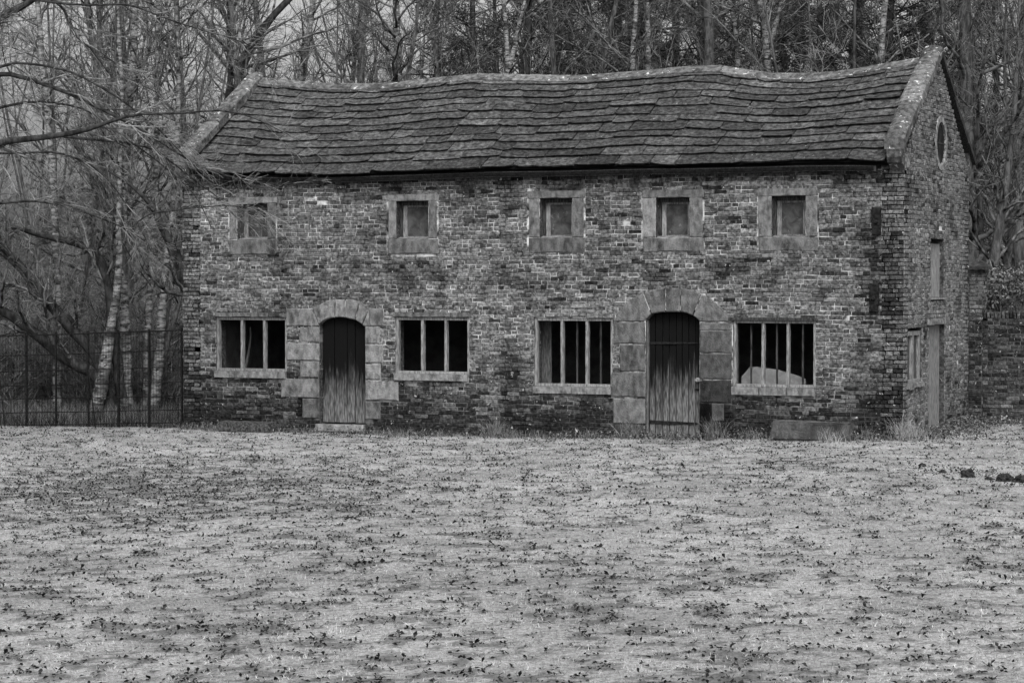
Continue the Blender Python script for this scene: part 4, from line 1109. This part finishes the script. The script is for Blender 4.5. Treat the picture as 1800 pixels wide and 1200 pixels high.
# leafy bush over the garden wall
def bush(px, py, D, rad, n, label):
    rg = np.random.default_rng(int(px)); c = AT(px, py, D); g = gz(c[0], c[1])
    root = thing('bush', label, 'bush', (c[0], c[1], g), 'leafy bushes beyond the garden wall')
    st = 9; P = np.zeros((st, 5, 3)); 
    for i in range(st):
        e = c + norm(rg.normal(size=3)) * rad * .7; P[i] = np.linspace([c[0], c[1], g - .1], e, 5) + rg.normal(size=(5, 3)) * .03
    V, Fc = tubes(P, np.full((st, 5), .02) * np.linspace(1, .3, 5), 5); link('stems', mesh_np('stems', V, Fc, 'bark'), root)
    q = norm(rg.normal(size=(n, 3))) * (rg.uniform(.3, 1, (n, 1)) ** .5) * rad * np.array([1.3, .8, .75]); q = q * (1 + .5 * (rg.random((n, 1)) - .5)); q = c + q
    q = q[q[:, 2] > g]; n = len(q)
    d = norm(rg.normal(size=(n, 3)) + np.array([0, -.4, .2])); s = norm(np.cross(d, rg.normal(size=(n, 3)))); l = rg.uniform(.05, .11, (n, 1))
    V = np.stack([q, q + d * l * .5 + s * l * .24, q + d * l, q + d * l * .5 - s * l * .24], 1).reshape(-1, 3)
    link('leaves', mesh_np('leaves', V, np.arange(len(V)).reshape(-1, 4), 'bush_leaf', tone=rg.uniform(0, 1, n)), root)
bush(1770, 505, 45.5, .55, 1800, 'pale-leaved evergreen bush rising behind the garden wall')
bush(1735, 525, 46, .35, 800, 'smaller leafy bush between the brick pier and the larger bush')
bush(1835, 500, 46, .6, 1500, 'leafy bush at the right edge behind the garden wall')

# ------------------------------------------------------------------ ground cover
def cam_pts(n, d0, d1, rg, hw=1.12):
    D = np.sqrt(rg.uniform(d0 ** 2, d1 ** 2, n)); X = rg.uniform(-1, 1, n) * D * 900 / F * hw
    return CAM[0] + FH[0] * D + RT[0] * X, CAM[1] + FH[1] * D + RT[1] * X
def lawn_ok(x, y): return (y < np.where(x > 13, 5.0, -.05)) 
def lawn_grass():
    rg = np.random.default_rng(2); n = 420000; x, y = cam_pts(n, 13, 45, rg)
    k = lawn_ok(x, y) & (rg.random(n) > worn(x, y) * .93); x, y = x[k], y[k]; n = len(x); z = ground(x, y)
    h = rg.uniform(.008, .028, n) * (.6 + .9 * fbm(x * 1.2, y * 1.2, 4)); a = rg.uniform(0, 6.28, n); w = rg.uniform(.0015, .0035, n)
    ln = rg.normal(size=(n, 2)) * h[:, None] * .9
    c, s = np.cos(a) * w, np.sin(a) * w
    V = np.stack([np.c_[x - c, y - s, z - .003], np.c_[x + c, y + s, z - .003], np.c_[x + ln[:, 0], y + ln[:, 1], z + h]], 1).reshape(-1, 3)
    tag(link('lawn_grass', mesh_np('lawn_grass', V, np.arange(len(V)).reshape(-1, 3), 'grass', tone=rg.uniform(0, 1, n))), 'short pale lawn grass covering the foreground', 'grass', kind='stuff')
lawn_grass()
def leaf_mesh(x, y, z, size, rg, flat=.35, uf=1.0):
    n = len(x); d = norm(np.c_[rg.normal(size=(n, 2)), rg.normal(size=n) * flat]); s = norm(np.cross(d, np.c_[rg.normal(size=(n, 2)) * flat, np.ones(n)]))
    c = np.c_[x, y, z]; l = size[:, None]; up = np.array([0, 0, 1]) * l * rg.uniform(.05, .35, (n, 1)) * uf
    V = np.stack([c, c + d * l * .5 + s * l * .33 + up, c + d * l, c + d * l * .5 - s * l * .33 + up * .6], 1).reshape(-1, 3)
    i = np.arange(n * 4).reshape(n, 4); Fc = np.concatenate([i[:, [0, 1, 2]], i[:, [0, 2, 3]]]); return V, Fc
def litter():
    rg = np.random.default_rng(8); n = 300000; x, y = cam_pts(n, 13, 45, rg)
    k = lawn_ok(x, y) & (rg.random(n) < .02 + worn(x, y) * np.clip((fbm(x * 14, y * 14, 71, 3) - .33) * 6, .08, 1)); x, y = x[k], y[k]; m = len(x)
    sz = rg.uniform(.012, .042, m) * (1 + .4 * (rg.random(m) < .2)); V, Fc = leaf_mesh(x, y, ground(x, y) + .010, sz, rg, .5, .9)
    tag(link('fallen_leaves', mesh_np('fallen_leaves', V, Fc, 'dead_leaf', tone=np.tile(rg.uniform(0, 1, m), 2))), 'dark fallen leaves scattered over the pale lawn', 'leaves', kind='stuff')
    # leaf drift and low weeds along the foot of the walls
    n = 9500; u = rg.uniform(0, 22, n); f = np.where(u < L, 1, 0); yy = np.where(u < L, -.06 - np.abs(rg.normal(size=n)) * .22, 5.0 - np.abs(rg.normal(size=n)) * .35)
    g2 = rg.random(n) < .32; u2 = L + .02 + np.abs(rg.normal(size=n)) * .4; y2 = rg.uniform(-.3, W, n)
    u = np.where(g2, u2, u); yy = np.where(g2, y2, yy)
    keep = (rg.random(n) < np.where(u < 8, .35, 1)) ; u, yy = u[keep], yy[keep]; m = len(u)
    zz = ground(u, yy) + np.abs(rg.normal(size=m)) * .05 + .01
    V, Fc = leaf_mesh(u, yy, zz, rg.uniform(.025, .065, m), rg, .8)
    tag(link('leaf_drift', mesh_np('leaf_drift', V, Fc, 'pale_leaf', tone=np.tile(rg.uniform(0, 1, m), 2))), 'leaves and low weeds gathered along the foot of the walls', 'leaves', kind='stuff')
    n = 9000; u = rg.uniform(0, L + 7, n); yy = np.where(u < L, -.05 - np.abs(rg.normal(size=n)) * .20, 4.98 - np.abs(rg.normal(size=n)) * .25)
    k = rg.random(n) < .15 + 1.3 * np.clip(fbm(u * 1.3, u * 0 + 2, 50) - .3, 0, 1); u, yy = u[k], yy[k]; m = len(u); z = ground(u, yy)
    h = rg.uniform(.03, .15, m) * (.5 + 1.2 * fbm(u * 1.1, u * 0, 52)); ln = rg.normal(size=(m, 2)) * h[:, None] * .5; w = rg.uniform(.002, .004, m)
    V = np.stack([np.c_[u - w, yy, z - .01], np.c_[u + w, yy, z - .01], np.c_[u + ln[:, 0], yy + ln[:, 1], z + h]], 1).reshape(-1, 3)
    tag(link('wall_foot_grass', mesh_np('wall_foot_grass', V, np.arange(len(V)).reshape(-1, 3), 'dry_grass', tone=rg.uniform(-.9, .4, m))), 'uncut grass and weeds fringing the foot of the walls', 'grass', kind='stuff')
    # woodland floor behind the fence: rank grass and litter
    n = 60000; D = rg.uniform(41, 60, n); px = rg.uniform(-80, 360, n); X = (px - 900) / F * D
    x = CAM[0] + FH[0] * D + RT[0] * X; y = CAM[1] + FH[1] * D + RT[1] * X; k = (y > .1) & (x < -.1); x, y = x[k], y[k]; m = len(x)
    z = ground(x, y); h = rg.uniform(.06, .34, m) * (.3 + 1.2 * fbm(x * .8, y * .8, 6)); a = rg.uniform(0, 6.28, m); w = rg.uniform(.003, .006, m); ln = rg.normal(size=(m, 2)) * h[:, None] * .5
    c, s = np.cos(a) * w, np.sin(a) * w
    V = np.stack([np.c_[x - c, y - s, z - .01], np.c_[x + c, y + s, z - .01], np.c_[x + ln[:, 0], y + ln[:, 1], z + h]], 1).reshape(-1, 3)
    tag(link('rank_grass', mesh_np('rank_grass', V, np.arange(len(V)).reshape(-1, 3), 'dry_grass', tone=rg.uniform(-.9, .2, m))), 'rough dead grass on the wood floor behind the fence', 'grass', kind='stuff')
litter()

def tuft(px, py, h, n, spread, label, seed, tone=(0, 1), yoff=-.3, mt='dry_grass'):
    rg = np.random.default_rng(seed); x, _ = PF(px, py, yoff); y = yoff; g = gz(x, y)
    b = np.c_[rg.normal(size=(n, 2)) * spread * .45, np.zeros(n)]; d = np.c_[rg.normal(size=(n, 2)) * .35, np.ones(n)]; d = norm(d)
    K = 5; P = np.zeros((n, K, 3)); cur = b + np.array([0, 0, -.01]); ln = h * .78 * rg.uniform(.4, 1.1, n); dr = norm(np.c_[rg.normal(size=(n, 2)), np.zeros(n)]) * rg.uniform(.05, .3, (n, 1))
    for k in range(K):
        P[:, k] = cur; cur = cur + d * (ln / (K - 1))[:, None]; d = norm(d + dr + np.array([0, 0, -.05]))
    R = np.full((n, K), .0032) * np.linspace(1, .25, K); V, Fc = tubes(P, R, 3)
    tn = np.repeat(rg.uniform(tone[0], tone[1], n), (K - 1) * 3)
    me = mesh_np('grass_tuft', V, Fc, mt, tone=tn); o = link('grass_tuft', me, loc=(x, y, g)); tag(o, label, 'grass tuft', 'grass tufts along the wall foot')
for i, a in enumerate([
    (870, 775, .50, 150, .24, 'largest grass tuft between the two doors, against the brick wall'),
    (905, 778, .22, 70, .15, 'small low tuft right of the large tuft between the doors'),
    (945, 778, .26, 60, .2, 'sparse grass tuft below the barred window left of the arched door'),
    (1035, 778, .28, 60, .2, 'thin grass tuft left of the big arched door'),
    (1108, 775, .55, 150, .2, 'tall dark grass tuft against the left jamb of the big arched door'),
    (1252, 778, .55, 150, .22, 'tall spiky grass tuft against the right jamb of the big arched door'),
    (1320, 778, .30, 60, .2, 'low weedy tuft between the arched door and the stone trough'),
    (1465, 782, .34, 70, .18, 'pale thin grass tuft in front of the right end of the trough', ),
    (1528, 778, .38, 30, .2, 'sparse upright stalks near the building corner'),
    (1590, 780, .60, 120, .2, 'tall pale dead grass clump at the right corner of the building'),
    (1612, 772, .45, 90, .18, 'second pale dead grass clump, beside the gable door'),
    (700, 762, .24, 60, .2, 'small tuft right of the narrow door'),
    (668, 760, .14, 50, .2, 'tiny tuft at the right foot of the narrow door surround'),
    (545, 758, .18, 60, .2, 'tiny tuft at the left foot of the narrow door surround'),
    (770, 768, .20, 60, .14, 'low grass tuft below the window right of the narrow door'),
    (370, 760, .16, 60, .14, 'low tuft beside the fence end at the left corner')]):
    pale = 'pale' in a[5]; tuft(*a, 300 + i, tone=(.3, 1.1) if pale else (-.5, .6), yoff=-.75 if 'trough,' in a[5] or 'end of the trough' in a[5] else -.28 if a[0] < 1580 else -.15)

# clods of earth on the lawn at the right
def clod(px, py, r, label, seed, flat=.8):
    import bmesh
    D = 2.6 * F / (py - 500); x, y = GP(px, D); bm = bmesh.new(); bmesh.ops.create_icosphere(bm, subdivisions=4, radius=r)
    for v in bm.verts:
        q = v.co.copy(); v.co *= 1 + .45 * mn.noise(q * (2.2 / r) * .5 + Vector((seed, 0, 0))) + .25 * mn.noise(q * (6 / r) * .5 + Vector((0, seed, 0))); v.co.z *= flat
    me = bpy.data.meshes.new('earth_clod'); bm.to_mesh(me); bm.free(); me.materials.append(MATS['soil'])
    tag(link('earth_clod', me, loc=(x, y, gz(x, y) + r * .25)), label, 'earth clod', 'earth clods on the lawn')
clod(1622, 836, .05, 'leftmost small dark clod of earth in the churned patch on the lawn', 1)
clod(1658, 848, .045, 'smallest crumbly clod beside the leftmost one', 2)
clod(1703, 856, .085, 'rounded upright clod of earth in the middle of the churned row', 3, 1.0)
clod(1740, 860, .05, 'flat low clod right of the rounded upright one', 6, .5)
clod(1768, 862, .10, 'wide dark clod of earth near the right edge of the lawn', 4, .7)
clod(1800, 864, .12, 'rightmost clod cut by the edge of the picture', 5, .5)
def crumbs():
    rg = np.random.default_rng(4); n = 700; px = rg.uniform(1600, 1830, n); py = 838 + (px - 1600) * .12 + rg.normal(size=n) * 4.5; D = 2.6 * F / (py - 500)
    x = CAM[0] + FH[0] * D + RT[0] * (px - 900) / F * D; y = CAM[1] + FH[1] * D + RT[1] * (px - 900) / F * D
    V, Fc = leaf_mesh(x, y, ground(x, y) + .008, rg.uniform(.01, .035, n), rg, 1.2)
    tag(link('loose_soil', mesh_np('loose_soil', V, Fc, 'soil')), 'crumbs of churned dark soil around the clods', 'soil', kind='stuff')
crumbs()
def sticks():
    rg = np.random.default_rng(14)
    for (x0, y0, x1, y1, lab) in ((352, 869, 470, 866, 'long pale stick lying on the lawn left of centre'), (606, 930, 665, 918, 'thin curved twig on the lawn below the narrow door'), (1330, 832, 1465, 822, 'long dark stick lying on the grass in front of the trough')):
        P = []
        for t in np.linspace(0, 1, 8):
            px, py = x0 + (x1 - x0) * t, y0 + (y1 - y0) * t + rg.normal() * 1.2; D = 2.6 * F / (py - 500); x, y = GP(px, D); P.append((x, y, gz(x, y) + .022))
        V, Fc = tubes(np.array([P]), np.full((1, 8), .008) * np.linspace(1, .4, 8), 6); tag(link('stick', mesh_np('stick', V, Fc, 'twig_pale' if 'pale' in lab else 'bark_dark')), lab, 'stick', 'sticks on the lawn')
sticks()
